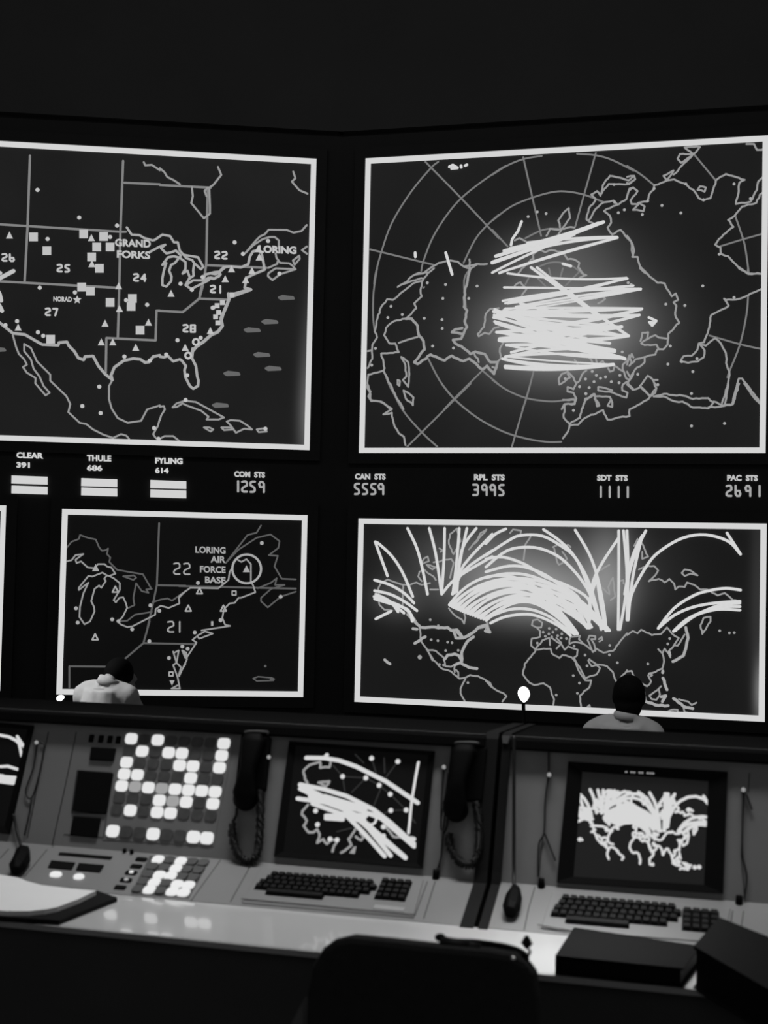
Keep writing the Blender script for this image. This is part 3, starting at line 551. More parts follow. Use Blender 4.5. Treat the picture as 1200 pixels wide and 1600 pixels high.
def console(loc_x, x0, x1, label, seams_s, seams_k):
    o = thing('control_console', (loc_x, 2.95, 0), label, 'control console')
    bm = bmesh.new(); profile_solid(bm, x0, x1, BODY); obj('cabinet', bm, M['panel'], o)
    bm = bmesh.new(); PK.slab(bm, ((x0, 0), (x1, 0), (x1, .186), (x0, .186)), -.02, .001); obj('keyboard_shelf', bm, M['keyp'], o)
    # black hood along the top: front face, lid
    bm = bmesh.new(); hb = HB
    pts = [PS.at(0, hb, .0), PS.at(0, hb, .022), PS.at(0, WB-.003, .022), PS.at(0, WB+.010, .010)]
    prof = [(p.y, p.z) for p in pts]+[(ytop+.44, ztop-.012), (ytop+.44, ztop-.04), (ytop, ztop-.002)]
    profile_solid(bm, x0, x1, prof); obj('hood', bm, M['hood'], o)
    bm = bmesh.new(); q = PS.at(0, WB+.008, .012); box(bm, x0, x1, q.y-.003, q.y+.003, q.z-.002, q.z+.002); obj('hood_trim', bm, M['unlit'], o)
    seam(PS, seams_s).done('panel_seam', M['groove'], o)
    seam(PK, seams_k).done('panel_seam', M['groove'], o)
    return o
XG0 = PK.uv(734, 1400)[0]; XG1 = PK.uv(777, 1400)[0]
def S5(ox, oy, s): return T(ox, oy, 5, s)
conL = console(-1.2, -2.25, XG0, 'long control console at left with a grid of lit square buttons',
             S5(0, 1090, '598,270 500,740 405,1170/380,270 290,700 215,1100')+S5(600, 1090, '460,1020 430,1400/520,470 440,1010'), S5(160, 1280, '925,320 690,645/1150,380 1000,650')+S5(560, 1290, '540,440 440,710/600,440 510,730')+S5(0, 1280, '440,190 405,225/370,240 190,455/70,235 0,310'))
conR = console(.3, XG1, 1.35, 'control console at right beyond the dark gap, its monitor showing the world map',
             S5(780, 1130, '340,880 310,1200/385,300 385,440')+S5(960, 1130, '1005,540 990,1030 1020,1400/1055,390 1045,540'), S5(740, 1300, '480,430 430,600 395,770')+S5(960, 1330, '925,470 910,560/1010,470 990,600'))
# end cheeks either side of the gap
for nm, xa, xb, root in (('end_panel', XG0, XG0+.031, conL), ('end_panel', XG1-.021, XG1, conR)):
    bm = bmesh.new(); 
    p = [PK.at(0, -.012, .004), PK.at(0, .17, .004), PS.at(0, .02, .012), PS.at(0, WB, .012), PS.at(0, WB+.02, .0)]
    profile_solid(bm, xa, xb, [(q.y, q.z) for q in p]+[(ytop+.45, ztop-.01), (ytop+.45, 0), (2.93, 0), (2.93, .72)]); obj(nm, bm, M['cheek'], root)
va, vb = PS.uv(785, 1164)[1], PS.uv(785, 1152)[1]; bm = bmesh.new(); PS.slab(bm, ((XG1-.019, va), (XG1-.006, va), (XG1-.002, vb), (XG1-.022, vb)), .0125, .018)
obj('corner_bracket', bm, M['unlit'], conR)
# desk
o = thing('console_desk', (-1.0, 2.75, 0), 'glossy white laminate desk top running along the consoles', 'desk')
bm = bmesh.new(); box(bm, -2.25, 1.35, 2.592, 2.869, .737, .75); obj('desk_top', bm, M['desk'], o)
bm = bmesh.new(); box(bm, -2.25, 1.35, 2.584, 2.5915, .7375, .7495); obj('edge_band', bm, M['desk_edge'], o)
bm = bmesh.new(); box(bm, -2.25, 1.35, 2.60, 2.63, .0, .7365); obj('modesty_panel', bm, M['modesty'], o)

# ---- buttons
def bilin(c, i, j, ni, nj):
    (a, b, d, e) = c; s, t = i/(ni-1), j/(nj-1)
    return tuple((a[k]*(1-s)+b[k]*s)*(1-t)+(d[k]*(1-s)+e[k]*s)*t for k in (0, 1))
def rounded(pl, u, v, w, h, r, h0, h1, n=3, sh=0.0):
    bm = bmesh.new(); pts = []
    for cx, cy, a0 in ((w/2-r, h/2-r, 0), (-w/2+r, h/2-r, 90), (-w/2+r, -h/2+r, 180), (w/2-r, -h/2+r, 270)):
        for k in range(n+1):
            a = R(a0+90*k/n); x, y = cx+r*math.cos(a), cy+r*math.sin(a); pts.append((u+x, v+y))
    lo = [bm.verts.new(pl.at(x, y, h0)) for x, y in pts]; hi = [bm.verts.new(pl.at(u+(x-u)*.94, v+(y-v)*.94, h1)) for x, y in pts]; m = len(pts)
    bm.faces.new(lo[::-1]); bm.faces.new(hi)
    for i in range(m): bm.faces.new((lo[i], lo[(i+1) % m], hi[(i+1) % m], hi[i]))
    return bm
def put_button(pl, x, y, w, h, m, parent, name='indicator_button', up=.004, r=.34):
    u, v = pl.uv(x, y); o = obj(name, rounded(pl, u, v, w, h, min(w, h)*r, .001, up), m, parent)
    return o
# upper grid backing
GU = ((205.6, 1154.4), (350, 1162), (183, 1265), (329.5, 1275))
u0, v0 = PS.uv(*GU[0]); u1, _ = PS.uv(*GU[1]); _, v1 = PS.uv(*GU[3]); pu = abs(u1-u0)/7; pv = abs(v0-v1)/6
bm = bmesh.new(); PS.slabpx(bm, [(180, 1140), (366, 1150), (334, 1322), (160, 1312)], .0, .0012); gp = obj('button_panel', bm, M['panel'], conL)
lit = {0: '02', 1: '', }
LIT = ['1.1....1', '.1.11..1', '1...11.1', '11...1..', '1h1h1111', '...1h1.1', '.1.11...']
for j in range(7):
    for i in range(8):
        x, y = bilin(GU, i, j, 8, 7); ch = LIT[j][i]
        o = put_button(PS, x, y, pu*(.93 if ch == '1' else .90), pv*(.95 if ch == '1' else .9), {'1': E['btn'], 'h': E['btn2'], '.': M['unlit']}[ch], gp, up=.0045 if ch != '.' else .0035)
        if ch == '1': o['label'] = 'lit white button'
for i in range(8):
    t = i/7; x, y = 176.6+(323.5-176.6)*t, 1298.6+(1309.6-1298.6)*t; ch = '1..1..11'[i]
    o = put_button(PS, x, y, pu*.97, pv*1.0, E['btn'] if ch == '1' else M['unlit'], gp)
    if ch == '1': o['label'] = 'lit white button'
# slots and modules left of the grid
for i, (x, y) in enumerate(((143, 1154), (158, 1154.8), (172, 1155.6), (185, 1156.4))): put_button(PS, x, y, .0145, .021, M['black'], conL, 'switch_slot', .002, .15)
def blk(pl, pxs, m, name, parent, h0=.0, h1=.006, bev=.002):
    bm = bmesh.new(); pl.slabpx(bm, pxs, h0, h1); return obj(name, bm, m, parent, bevel=bev)
blk(PS, [(142, 1167), (181, 1169), (177, 1189), (139, 1187)], M['black'], 'display_window', conL)
blk(PS, [(121.5, 1204), (176.5, 1208), (166, 1272), (112.5, 1267)], M['black'], 'speaker_panel', conL)
blk(PS, [(115, 1275), (157, 1278), (151, 1309), (109, 1305)], M['black'], 'speaker_panel', conL)
seam(PS, S5(0, 1090, '605,570 880,590 830,910 560,900 605,570/835,920 810,1095 500,1070/575,925 550,1075')).done('panel_seam', M['groove'], conL)
# lower keypad
GK = ((247, 1344.6), (318, 1350), (215.5, 1390.5), (287, 1396.5))
bm = bmesh.new(); PK.slabpx(bm, [(234, 1337), (328, 1344), (295, 1404), (204, 1397)], .0, .0015); kp = obj('keypad_panel', bm, M['unlit2'], conL)
ku = abs(PK.uv(247, 1344.6)[0]-PK.uv(318, 1350)[0])/4; kv = abs(PK.uv(247, 1344.6)[1]-PK.uv(215.5, 1390.5)[1])/4
KLIT = ['1.1..', '..1..', '.11..', '.1.11', '.1.11']
for j in range(5):
    for i in range(5):
        x, y = bilin(GK, i, j, 5, 5); ch = KLIT[j][i]
        o = put_button(PK, x, y, ku*(.98 if ch == '1' else .9), kv*.95, E['btn'] if ch == '1' else M['unlit2'], kp, 'keypad_button', .006, .35)
        if ch == '1': o['label'] = 'lit white key'
for x, y, l in ((221, 1344, 0), (213, 1355, 0), (205, 1365, 1), (197, 1376.6, 1), (188, 1388, 0)):
    o = put_button(PK, x, y, .030, .016, M['black'], conL, 'selector_switch', .004, .2)
    if l: 
        u, v = PK.uv(x, y); obj('switch_lamp', rounded(PK, u+.001, v, .011, .010, .0045, .004, .006, 5), E['btn' if l and y < 1370 else 'btn2'], o)
blk(PK, [(93, 1331), (176, 1338), (173, 1342.5), (91, 1335.5)], M['black'], 'card_slot', conL, h1=.003, bev=.001)
blk(PK, [(80, 1343.5), (118, 1347), (112, 1358.5), (74, 1355)], M['black'], 'display_window', conL, h1=.004)
blk(PK, [(123, 1347.5), (163, 1351), (156, 1362.5), (118, 1359)], M['black'], 'display_window', conL, h1=.004)
for x, y, w in ((87.4, 1368, .031), (123.4, 1371.6, .027)):
    put_button(PK, x, y, w, .021, E['btn'], conL, 'call_lamp', .006, .48)
for x, y in ((195, 1332), (206, 1334)): put_button(PK, x, y, .009, .010, M['black'], conL, 'toggle_switch', .010, .4)
# keyboards
def keyboard(pl, root, c, rows, kc, kcols, krows, frame, name='keyboard'):
    """c: four pixels, centre of first/last key of first row and of row four"""
    kb = obj(name, (lambda b: (pl.slabpx(b, frame, 0, .004), b)[1])(bmesh.new()), M['keyp'], root, bevel=.002)
    u0, v0 = pl.uv(*c[0]); u1, _ = pl.uv(*c[1]); u3, v3 = pl.uv(*c[2]); n = rows[0][1]; pu = (u1-u0)/(n-1); pv = (v0-v3)/3
    def key(u, v, w, nm='key'):
        bm = bmesh.new(); a, b = w*pu*.485, pv*.48; t = .72
        hexa(bm, [pl.at(u-a, v-b, .003), pl.at(u+a, v-b, .003), pl.at(u+a, v+b, .003), pl.at(u-a, v+b, .003)],
             [pl.at(u-a+.0025, v-b*t, .013), pl.at(u+a-.0025, v-b*t, .013), pl.at(u+a-.0025, v+b*t, .013), pl.at(u-a+.0025, v+b*t, .013)])
        obj(nm, bm, M['key'], kb)
    bm = bmesh.new()
    for j, (off, n) in enumerate(rows): pl.slab(bm, [(u0+(off-.55)*pu, v0-(j+.53)*pv), (u0+(off+n-.45)*pu, v0-(j+.53)*pv), (u0+(off+n-.45)*pu, v0-(j-.53)*pv), (u0+(off-.55)*pu, v0-(j-.53)*pv)], .0035, .0046+.0002*j)
    U0, V0 = pl.uv(*kc[0]); U1, _ = pl.uv(*kc[1]); _, V1 = pl.uv(*kc[2]); e = abs(U1-U0)/(kcols-1)*.55; f = pv*.55
    pl.slab(bm, [(U0-e, V1-f), (U1+e, V1-f), (U1+e, V0+f), (U0-e, V0+f)], .0035, .0048)
    obj('key_well', bm, M['black'], kb)
    for j, (off, n) in enumerate(rows):
        for i in range(n): key(u0+(off+i)*pu, v0-j*pv, 1)
    key(u0+rows[-1][0]*pu+pu*5.2, v0-4*pv, 8, 'space_bar')
    U0, V0 = pl.uv(*kc[0]); U1, _ = pl.uv(*kc[1]); _, V1 = pl.uv(*kc[2]); 
    for j in range(krows):
        for i in range(kcols): key(U0+(U1-U0)*i/(kcols-1), V0-(V0-V1)*j/(krows-1), abs(U1-U0)/(kcols-1)/pu)
    return kb
kb = keyboard(PK, conL, [(429, 1370.5), (578, 1381.5), (411, 1389.5)], [(0, 14), (-.3, 15), (-.9, 15), (-1.1, 14)], [(602, 1381), (637, 1384.5), (591, 1404)], 4, 4,
              [(408, 1353), (662, 1374), (646, 1433), (378, 1410)])
seam(PK, S5(360, 1290, '85,590 500,628 900,665 1440,715'), 2.2, .0065).done('front_groove', M['groove'], kb)
bm = bmesh.new(); PK.slabpx(bm, [(586, 1413), (633, 1418), (630, 1424), (583, 1419)], .004, .0055); obj('name_strip', bm, M['desk_edge'], kb)
kb = keyboard(PK, conR, [(884, 1407.5), (1049, 1424), (870, 1431)], [(0, 14), (-.3, 15), (-.7, 15), (-.9, 14)], [(1074, 1428), (1116, 1432), (1068, 1452)], 4, 4,
              [(862, 1393), (1142, 1419), (1130, 1473), (845, 1450)])
seam(PK, S5(740, 1300, '500,745 760,790 1200,830'), 2.2, .0065).done('front_groove', M['groove'], kb)

# monitors
def monitor(root, outer, inner, emis, label):
    bm = bmesh.new()
    o4 = [PS.uvh(x, y, .006) for x, y in outer]; i4 = [PS.uvh(x, y, -.0) for x, y in inner]
    for k in range(4):
        a, b = o4[k], o4[(k+1) % 4]; c, d = i4[(k+1) % 4], i4[k]
        hexa(bm, [PS.at(*a, .0), PS.at(*b, .0), PS.at(*c, .0006), PS.at(*d, .0006)], [PS.at(*a, .008), PS.at(*b, .008), PS.at(*c, .003), PS.at(*d, .003)])
    m = obj('monitor', bm, M['black'], root); m['label'] = label
    bm = bmesh.new(); PS.slab(bm, i4, .0003, .0016); obj('picture_tube', bm, emis, m)
    return m
mo = monitor(conL, [(452, 1158), (679, 1174), (660, 1357), (428, 1338)], [(462, 1165), (670, 1180), (652, 1349), (443, 1331)], E['faint'] if 0 else E['crt'], 'monitor with bright slanting tracks')
U5 = (450, 1160, 5.217); HM = .0024
art = Art(PS, HM)
lines(art, T(*U5, '683,132 735,300/897,158 790,300 700,520/785,130 790,250/447,280 637,292 745,352 835,425 965,553 1040,660/447,280 465,400/637,292 520,410/840,557 965,553/840,557 760,590/370,190 430,260/550,100 620,170/400,730 520,700'), 2.2)
art.done('ray_lines', E['faint'], mo)
art = Art(PS, HM+.0003)
lines(art, T(*U5, '165,510 120,560 115,590 155,640 130,680 170,735 210,735 240,710 260,750 240,820 290,790 320,830 350,800 400,800 365,890/550,710 495,790 520,840 435,900/265,160 180,185 130,230 140,300 160,330/265,160 265,210 340,205 350,150/800,690 860,770 1030,780/250,330 340,320 310,360 270,340/555,770 600,800 620,770 590,740'), 3.8, False, .9)
art.poly(T(*U5, '540,850 500,905 545,910 560,850')[0])
art.done('coastline', E['coast2'], mo)
art = Art(PS, HM+.0006)
lines(art, T(*U5, '150,128 300,130 420,150 560,200 800,320 1060,495/100,345 300,385 480,440 600,500 700,550 830,650 1030,830/100,380 350,500 500,560/80,460 300,490 500,560 700,740 960,945/100,350 400,500 640,680 840,925/200,500 480,600 620,740 790,930/310,600 480,600 640,660 800,800 960,940/180,440 500,520 760,620 1030,850/310,620 450,630/200,450 600,560/350,500 620,620/400,580 640,600/990,790 1030,790/300,440 640,540/300,130 320,105'), 6.6)
lines(art, T(*U5, '1065,165 1040,300 1010,480 985,740'), 4.4)
art.ring(*D(*U5, '675,625')[0], 9, 4, 16)
for x, y in D(*U5, '683,132 897,158 447,280 637,292 835,425 840,557 965,553 243,672 345,790 402,797 780,690 780,765 745,352 228,560'): art.dot(x, y, 8)
art.done('flight_tracks', E['track'], mo)
mo = monitor(conR, [(888, 1190), (1137, 1206), (1130, 1396), (870, 1378)], [(910, 1206), (1107, 1221), (1100, 1383), (896, 1370)], E['crtb'], 'monitor showing the world map')
def mp(x, y):
    t = (x-587)/570; s = (y-825)/285
    return 904+203*t-3*s, 1233+9*t+ (s*.82+.18*s*s)*112 + 6*s*t
art = Art(PS, HM); lines(art, [[mp(x, y) for x, y in p] for p in COAST_LR+COAST_LR_B], 3.6); art.done('coastline', E['track'], mo)
art = Art(PS, HM+.0004); lines(art, [[mp(x, y) for x, y in p] for p in TR_LR], 4.8)
for x, y in ((906, 1312), (1085.5, 1355.5), (1092.5, 1355)): art.dot(x, y, 7)
art.done('flight_tracks', E['track'], mo)
art = Art(PS, .0085)
for k in (0, 2, 3, 5, 6, 8, 9, 10): art.line([(978+k*4.2, 1207.4+k*.22), (979.2+k*4.2, 1207.6+k*.22)], 2.6)
art.done('caption_text', E['btn2'], mo)
mo = monitor(conL, [(-60, 1124), (52, 1134), (14, 1303), (-100, 1290)], [(-50, 1132), (44, 1140), (8, 1292), (-92, 1283)], E['crt'], 'monitor with arcs cut by the picture edge')
V5 = (0, 1130, 6.96)
art = Art(PS, HM); lines(art, T(*V5, '-200,110 0,132 100,150 180,190 235,250/190,145 270,265/205,190 240,360/-200,470 0,475 90,470 200,505'), 4.6)
lines(art, T(*V5, '-60,560 40,590 170,600/-60,600 40,610 170,610/0,630 150,650/30,580 60,640'), 7)
art.done('flight_tracks', E['track'], mo)

# ---- jacks (small round plugs) with the cords that hang from them
def cordpath(pl, pts, hs):
    return [pl.pt(x, y, h) for (x, y), h in zip(pts, hs)]
def jack(label, x, y, path, clip, group='plugged cords on the console fronts'):
    o = thing('plugged_cord', PS.pt(x, y, 0), label, 'cord')
    bm = bmesh.new(); c0, c1 = PS.pt(x, y, .0005), PS.pt(x, y, .018); tube(bm, [c0, c0.lerp(c1, .5), c1], [.0062, .0062, .0048], 12); obj('jack_plug', bm, M['metal'], o, True)
    bm = bmesh.new(); tube(bm, [c1, c1+PS.n*.0015], .0035, 10); 
    bm.free()
    bm = bmesh.new(); ball(bm, c1, .0050); obj('plug_glint', bm, E['gl'], o, True)  # glint on the plug put in as a glowing ball
    for pth in path:
        bm = bmesh.new(); tube(bm, smoothpath([PS.pt(px, py, .006) for px, py in pth]), .0021, 8); obj('cord', bm, M['cord'], o, True)
    if clip:
        bm = bmesh.new(); p = PS.pt(clip[0], clip[1], .008); cone(bm, p, .009, .007, .022, 12); obj('cord_clip', bm, M['plastic'], o, True)
    return o
jack('cord looped from a bright plug beside the leftmost monitor', 57, 1160, [[(58, 1162), (52, 1200), (40, 1236), (49, 1247), (60, 1215), (69, 1168), (63, 1160)], [(49, 1247), (46, 1270), (38, 1305)]], None)
jack('bright plug between the left telephone handset and the middle monitor', 420, 1183, [[(420, 1184), (413, 1215), (408, 1270)]], None)
jack('cord hanging from the plug right of the middle monitor', 693.5, 1198.5, [[(693, 1201), (690, 1250), (689, 1292), (692, 1300), (690, 1335), (682, 1362)], [(700, 1205), (697, 1250), (692, 1300)]], (681, 1366))
jack('forked cord hanging from the plug left of the world map monitor', 858, 1210.5, [[(857, 1213), (852, 1250), (850, 1300), (842, 1320), (841, 1370)], [(850, 1300), (862, 1330), (868, 1345)], [(857, 1160), (857.5, 1206)]], (846, 1380))
jack('cord hanging from the rightmost plug', 1161.5, 1234, [[(1162, 1238), (1160, 1290), (1160, 1335), (1167, 1370), (1163, 1404)], [(1166, 1240), (1175, 1265)]], (1155, 1407))

# ---- telephone handsets
def handset(label, dx, dy, coil, wide=0):
    """earpiece at top in a cradle, mouthpiece bulging at the bottom, thick cord loop below"""
    def P(x, y, h): return PS.pt(x+dx, y+dy, h)
    o = thing('telephone_handset', P(392, 1200, 0), label, 'telephone')
    bm = bmesh.new(); PS.slabpx(bm, [(376+dx, 1146+dy), (422+dx+wide, 1150+dy), (414+dx+wide, 1235+dy), (366+dx, 1232+dy)], 0, .02); obj('cradle', bm, M['plastic'], o, bevel=.005)
    ax = [(398, 1148, .028), (396, 1158, .032), (392, 1175, .040), (387, 1200, .046), (384, 1220, .042), (382, 1240, .032), (381, 1262, .028)]
    pts = [P(*a) for a in ax]; u = Vector((1, 0, 0)); n = PS.n
    W_ = [.022, .030, .026, .019, .023, .030, .018]; H_2 = [.014, .020, .016, .013, .015, .020, .014]
    bm = bmesh.new(); sp = smoothpath(pts, 4); ws = []; hs = []
    for i in range(len(pts)-1):
        for k in range(4): t = k/4; ws.append(W_[i]*(1-t)+W_[i+1]*t); hs.append(H_2[i]*(1-t)+H_2[i+1]*t)
    ws.append(W_[-1]); hs.append(H_2[-1]); rings = []
    for p, a, b in zip(sp, ws, hs):
        rings.append([bm.verts.new(p+u*a*math.copysign(abs(math.cos(q))**.7, math.cos(q))+n*b*math.copysign(abs(math.sin(q))**.7, math.sin(q))) for q in [2*math.pi*k/16 for k in range(16)]])
    for a, b in zip(rings, rings[1:]):
        for k in range(16): bm.faces.new((a[k], a[(k+1) % 16], b[(k+1) % 16], b[k]))
    bm.faces.new(rings[0][::-1]); bm.faces.new(rings[-1]); bmesh.ops.recalc_face_normals(bm, faces=bm.faces[:])
    obj('grip', bm, M['plastic'], o, True)
    bm = bmesh.new(); c = P(383, 1248, .014); tube(bm, [c-n*.012, c-n*.010, c+n*.010, c+n*.016], [.026, .029, .029, .022], 20); obj('mouthpiece', bm, M['plastic'], o, True)
    bm = bmesh.new(); c = P(398, 1160, .014); tube(bm, [c-n*.012, c-n*.010, c+n*.008], [.026, .029, .026], 20); obj('earpiece', bm, M['plastic'], o, True)
    bm = bmesh.new(); c = P(398, 1146, .0)
    tube(bm, smoothpath([P(385, 1147, .004), P(384, 1143.5, .03), P(400, 1143, .036), P(417, 1144, .03), P(418, 1148, .004)], 5), .0032, 8); obj('cradle_hook', bm, M['unlit'], o, True)
    # lead and coiled cord
    bm = bmesh.new(); tube(bm, smoothpath([P(x, y, h) for x, y, h in ((370, 1262, .02), (369, 1274, .016), (363, 1285, .013))]), .004, 8); obj('cord_lead', bm, M['cord'], o, True)
    base = smoothpath([P(x, y, h) for x, y, h in coil], 8); bm = bmesh.new(); pts = []; acc = 0
    for i in range(len(base)-1):
        a, b = base[i], base[i+1]; L = (b-a).length; d = (b-a).normalized(); s1 = d.cross(n).normalized(); m = max(2, int(L/.0012))
        for k in range(m):
            acc += L/m; q = acc/.0052*2*math.pi; pts.append(a.lerp(b, k/m)+(s1*math.cos(q)+n*math.sin(q))*.0092)
    tube(bm, pts, .0028, 5); obj('coiled_cord', bm, M['cord'], o, True)
    return o
handset('black telephone handset with thick coiled cord, between button grid and middle monitor', 0, 0,
        [(363, 1286, .014), (364, 1312, .014), (374, 1337, .014), (390, 1347, .016), (402, 1333, .016), (406, 1300, .014), (407, 1265, .014), (406, 1235, .014)])
handset('black telephone handset hanging at the right end of the left console', 329, 17,
        [(372, 1286, .014), (375, 1308, .014), (388, 1328, .014), (404, 1335, .016), (416, 1322, .016), (420, 1290, .014), (418, 1255, .014), (414, 1235, .014)], 10)

# ---- hanging microphones
def hangmic(label, pts, w, body):
    o = thing('hanging_microphone', pts[0], label, 'microphone')
    bm = bmesh.new(); tube(bm, smoothpath(pts, 6), w*1.15, 8); obj('cord', bm, M['cord'], o, True)
    bm = bmesh.new(); tube(bm, [p for p, r in body], [r for p, r in body], 6); obj('microphone_head', bm, M['plastic'], o, False, .003)
    return o
hangmic('black microphone on a straight cord lying right of the dark gap', [PS.pt(803, 1150, .034), PS.pt(803, 1200, .030), PS.pt(803, 1290, .02), PS.pt(803, 1360, .02), PK.pt(803, 1386, .02)], .0036,
        [(PK.pt(804, 1383, .02), .005), (PK.pt(805, 1391, .016), .014), (PK.pt(803, 1401, .018), .020), (PK.pt(799, 1418, .018), .021), (PK.pt(797, 1426, .018), .015)])
hangmic('black microphone resting below the leftmost monitor', [PS.pt(21, 1272, .012), PS.pt(27, 1300, .014), PK.pt(33, 1324, .02)], .0036,
        [(PK.pt(35, 1323, .02), .006), (PK.pt(36, 1330, .018), .019), (PK.pt(34, 1342, .02), .023), (PK.pt(27, 1354, .02), .022), (PK.pt(24, 1361, .02), .013)])

# ---- papers and binders
def ground(pl, pxs, h): return [pl.pt(x, y, h) for x, y in pxs]
def slabpts(bm, top, down):
    v = [bm.verts.new(p) for p in top]; w = [bm.verts.new(p-Vector((0, 0, down))) for p in top]; n = len(top)
    bm.faces.new(v); bm.faces.new(w[::-1])
    for i in range(n): bm.faces.new((v[i], w[i], w[(i+1) % n], v[(i+1) % n]))
    bmesh.ops.recalc_face_normals(bm, faces=bm.faces[:])
t = ground(PD, [(-90, 1360), (60, 1383), (150, 1391), (183, 1402), (92, 1438), (0, 1432), (-95, 1424)], .011)
o = thing('folder', PD.pt(40, 1420, 0), 'black folder under white sheets at the left desk end', 'folder')
bm = bmesh.new(); slabpts(bm, t, .0105); obj('cover', bm, M['binder'], o); o.children[0].data.materials[0] = M['vinyl']
t = ground(PD, [(-90, 1352), (28, 1371), (40, 1376), (66, 1383), (110, 1388), (150, 1391.5), (122, 1405), (90, 1417), (70, 1421), (45, 1423.5), (10, 1423.5), (-95, 1415)], .022)
o = thing('paper_stack', PD.pt(40, 1400, .011), 'white paper sheets with a curved edge lying on the black folder', 'papers')
bm = bmesh.new(); slabpts(bm, t, .0105); obj('sheets', bm, M['paper'], o)
def binder(label, zt, top, th, name='ring_binder'):
    pl = Plane((0, 0, zt), (1, 0, 0), (0, 1, 0)); tp = [pl.pt(x, y) for x, y in top]; c = sum(tp, Vector())/4
    o = thing(name, c-Vector((0, 0, th)), label, 'binder')
    def inset(f): return [p.lerp(c, f) for p in tp]
    bm = bmesh.new(); slabpts(bm, tp, .004); slab2 = [p-Vector((0, 0, th-.004)) for p in tp]; slabpts(bm, slab2, .004); obj('cover', bm, M['binder'], o)
    bm = bmesh.new(); v = inset(.05); slabpts(bm, [p-Vector((0, 0, .0045)) for p in v], th-.009); obj('pages', bm, M['vinyl'], o)
    bm = bmesh.new(); a, b = tp[0], tp[3]; d = Vector((0, 0, 1)); off = (tp[0]-tp[1]).normalized()*.003
    hexa(bm, [a-d*th, b-d*th, b-d*th+off, a-d*th+off], [a, b, b+off, a+off]); obj('spine', bm, M['binder'], o)
    return o
binder('dark closed ring binder lying in front of the right keyboard', .788, [(899, 1449), (1096, 1478), (1068, 1513), (870, 1493)], .037)
# second binder leans up on the first
o = thing('ring_binder', PD.pt(1150, 1500, .04), 'dark ring binder tilted up on its neighbour at the right edge', 'binder')
pt_ = Plane((0, 2.75, .865), (1, 0, 0), (0, 1, .22))
tp = [pt_.pt(x, y) for x, y in ((1124, 1433), (1330, 1515), (1260, 1580), (1084, 1478))]
bm = bmesh.new(); slabpts(bm, tp, .006); obj('cover', bm, M['binder'], o)
bm = bmesh.new(); c = sum(tp, Vector())/4; slabpts(bm, [p.lerp(c, .04)-Vector((0, 0, .0065)) for p in tp], .070); obj('pages', bm, M['vinyl'], o)
bm = bmesh.new(); slabpts(bm, [p-Vector((0, 0, .077)) for p in tp], .005); obj('cover', bm, M['vinyl'], o)

# ---- foreground chair
o = thing('swivel_chair', (-.62, 2.0, 0), 'black swivel chair seen from behind in front of the desk', 'chair')
pc = Plane((0, 2.16, .8), (1, 0, 0), (0, .12, 1))
out = [(478, 1720), (476, 1600), (478, 1550), (486, 1510), (503, 1482), (522, 1468), (545, 1463), (600, 1468), (680, 1477), (760, 1484), (800, 1491), (822, 1503), (834, 1522), (839, 1560), (841, 1640), (842, 1740)]
fr = [pc.pt(x, y, 0) for x, y in out]; bk = [p-pc.n*.06+Vector((0, 0, -.004)) for p in fr]
bm = bmesh.new(); a = [bm.verts.new(p) for p in fr]; b = [bm.verts.new(p) for p in bk]; n = len(a); bm.faces.new(a); bm.faces.new(b[::-1])
for i in range(n): bm.faces.new((a[i], b[i], b[(i+1) % n], a[(i+1) % n]))
bmesh.ops.recalc_face_normals(bm, faces=bm.faces[:]); obj('backrest', bm, M['chair'], o, bevel=.012)
bm = bmesh.new(); box(bm, -.86, -.40, 2.02, 2.46, .43, .51); obj('seat', bm, M['chair'], o, bevel=.03)
bm = bmesh.new(); box(bm, -.66, -.60, 2.10, 2.16, .40, .62); box(bm, -.66, -.60, 2.10, 2.30, .39, .43); obj('back_support', bm, M['plastic'], o)
bm = bmesh.new(); cone(bm, (-.63, 2.24, .255), .03, .03, .33); obj('column', bm, M['metal'], o)
for k in range(5):
    a = R(72*k+20); bm = bmesh.new(); e = Vector((-.63+.28*math.cos(a), 2.24+.28*math.sin(a), .07)); tube(bm, [Vector((-.63, 2.24, .10)), e], [.025, .016], 8); obj('leg', bm, M['plastic'], o)
    bm = bmesh.new(); tube(bm, [e+Vector((-.012, 0, -.04)), e+Vector((.012, 0, -.04))], .029, 14); box(bm, e.x-.006, e.x+.006, e.y-.006, e.y+.006, e.z-.03, e.z); obj('castor', bm, M['plastic'], o)
bm = bmesh.new(); g = [pc.pt(x, y, -.03) for x, y in ((450, 1610), (474, 1562), (474, 1610), (474, 1680), (440, 1680))]
ge = [p+Vector((0, .02, 0)) for p in g]; a = [bm.verts.new(p) for p in g]; b = [bm.verts.new(p) for p in ge]; n = len(a); bm.faces.new(a); bm.faces.new(b[::-1])
for i in range(n): bm.faces.new((a[i], b[i], b[(i+1) % n], a[(i+1) % n]))
bmesh.ops.recalc_face_normals(bm, faces=bm.faces[:]); obj('armrest_bracket', bm, M['armm'], o)
bm = bmesh.new(); ball(bm, pc.pt(802, 1498, .004), .0042); obj('rivet', bm, M['metal'], o, True)

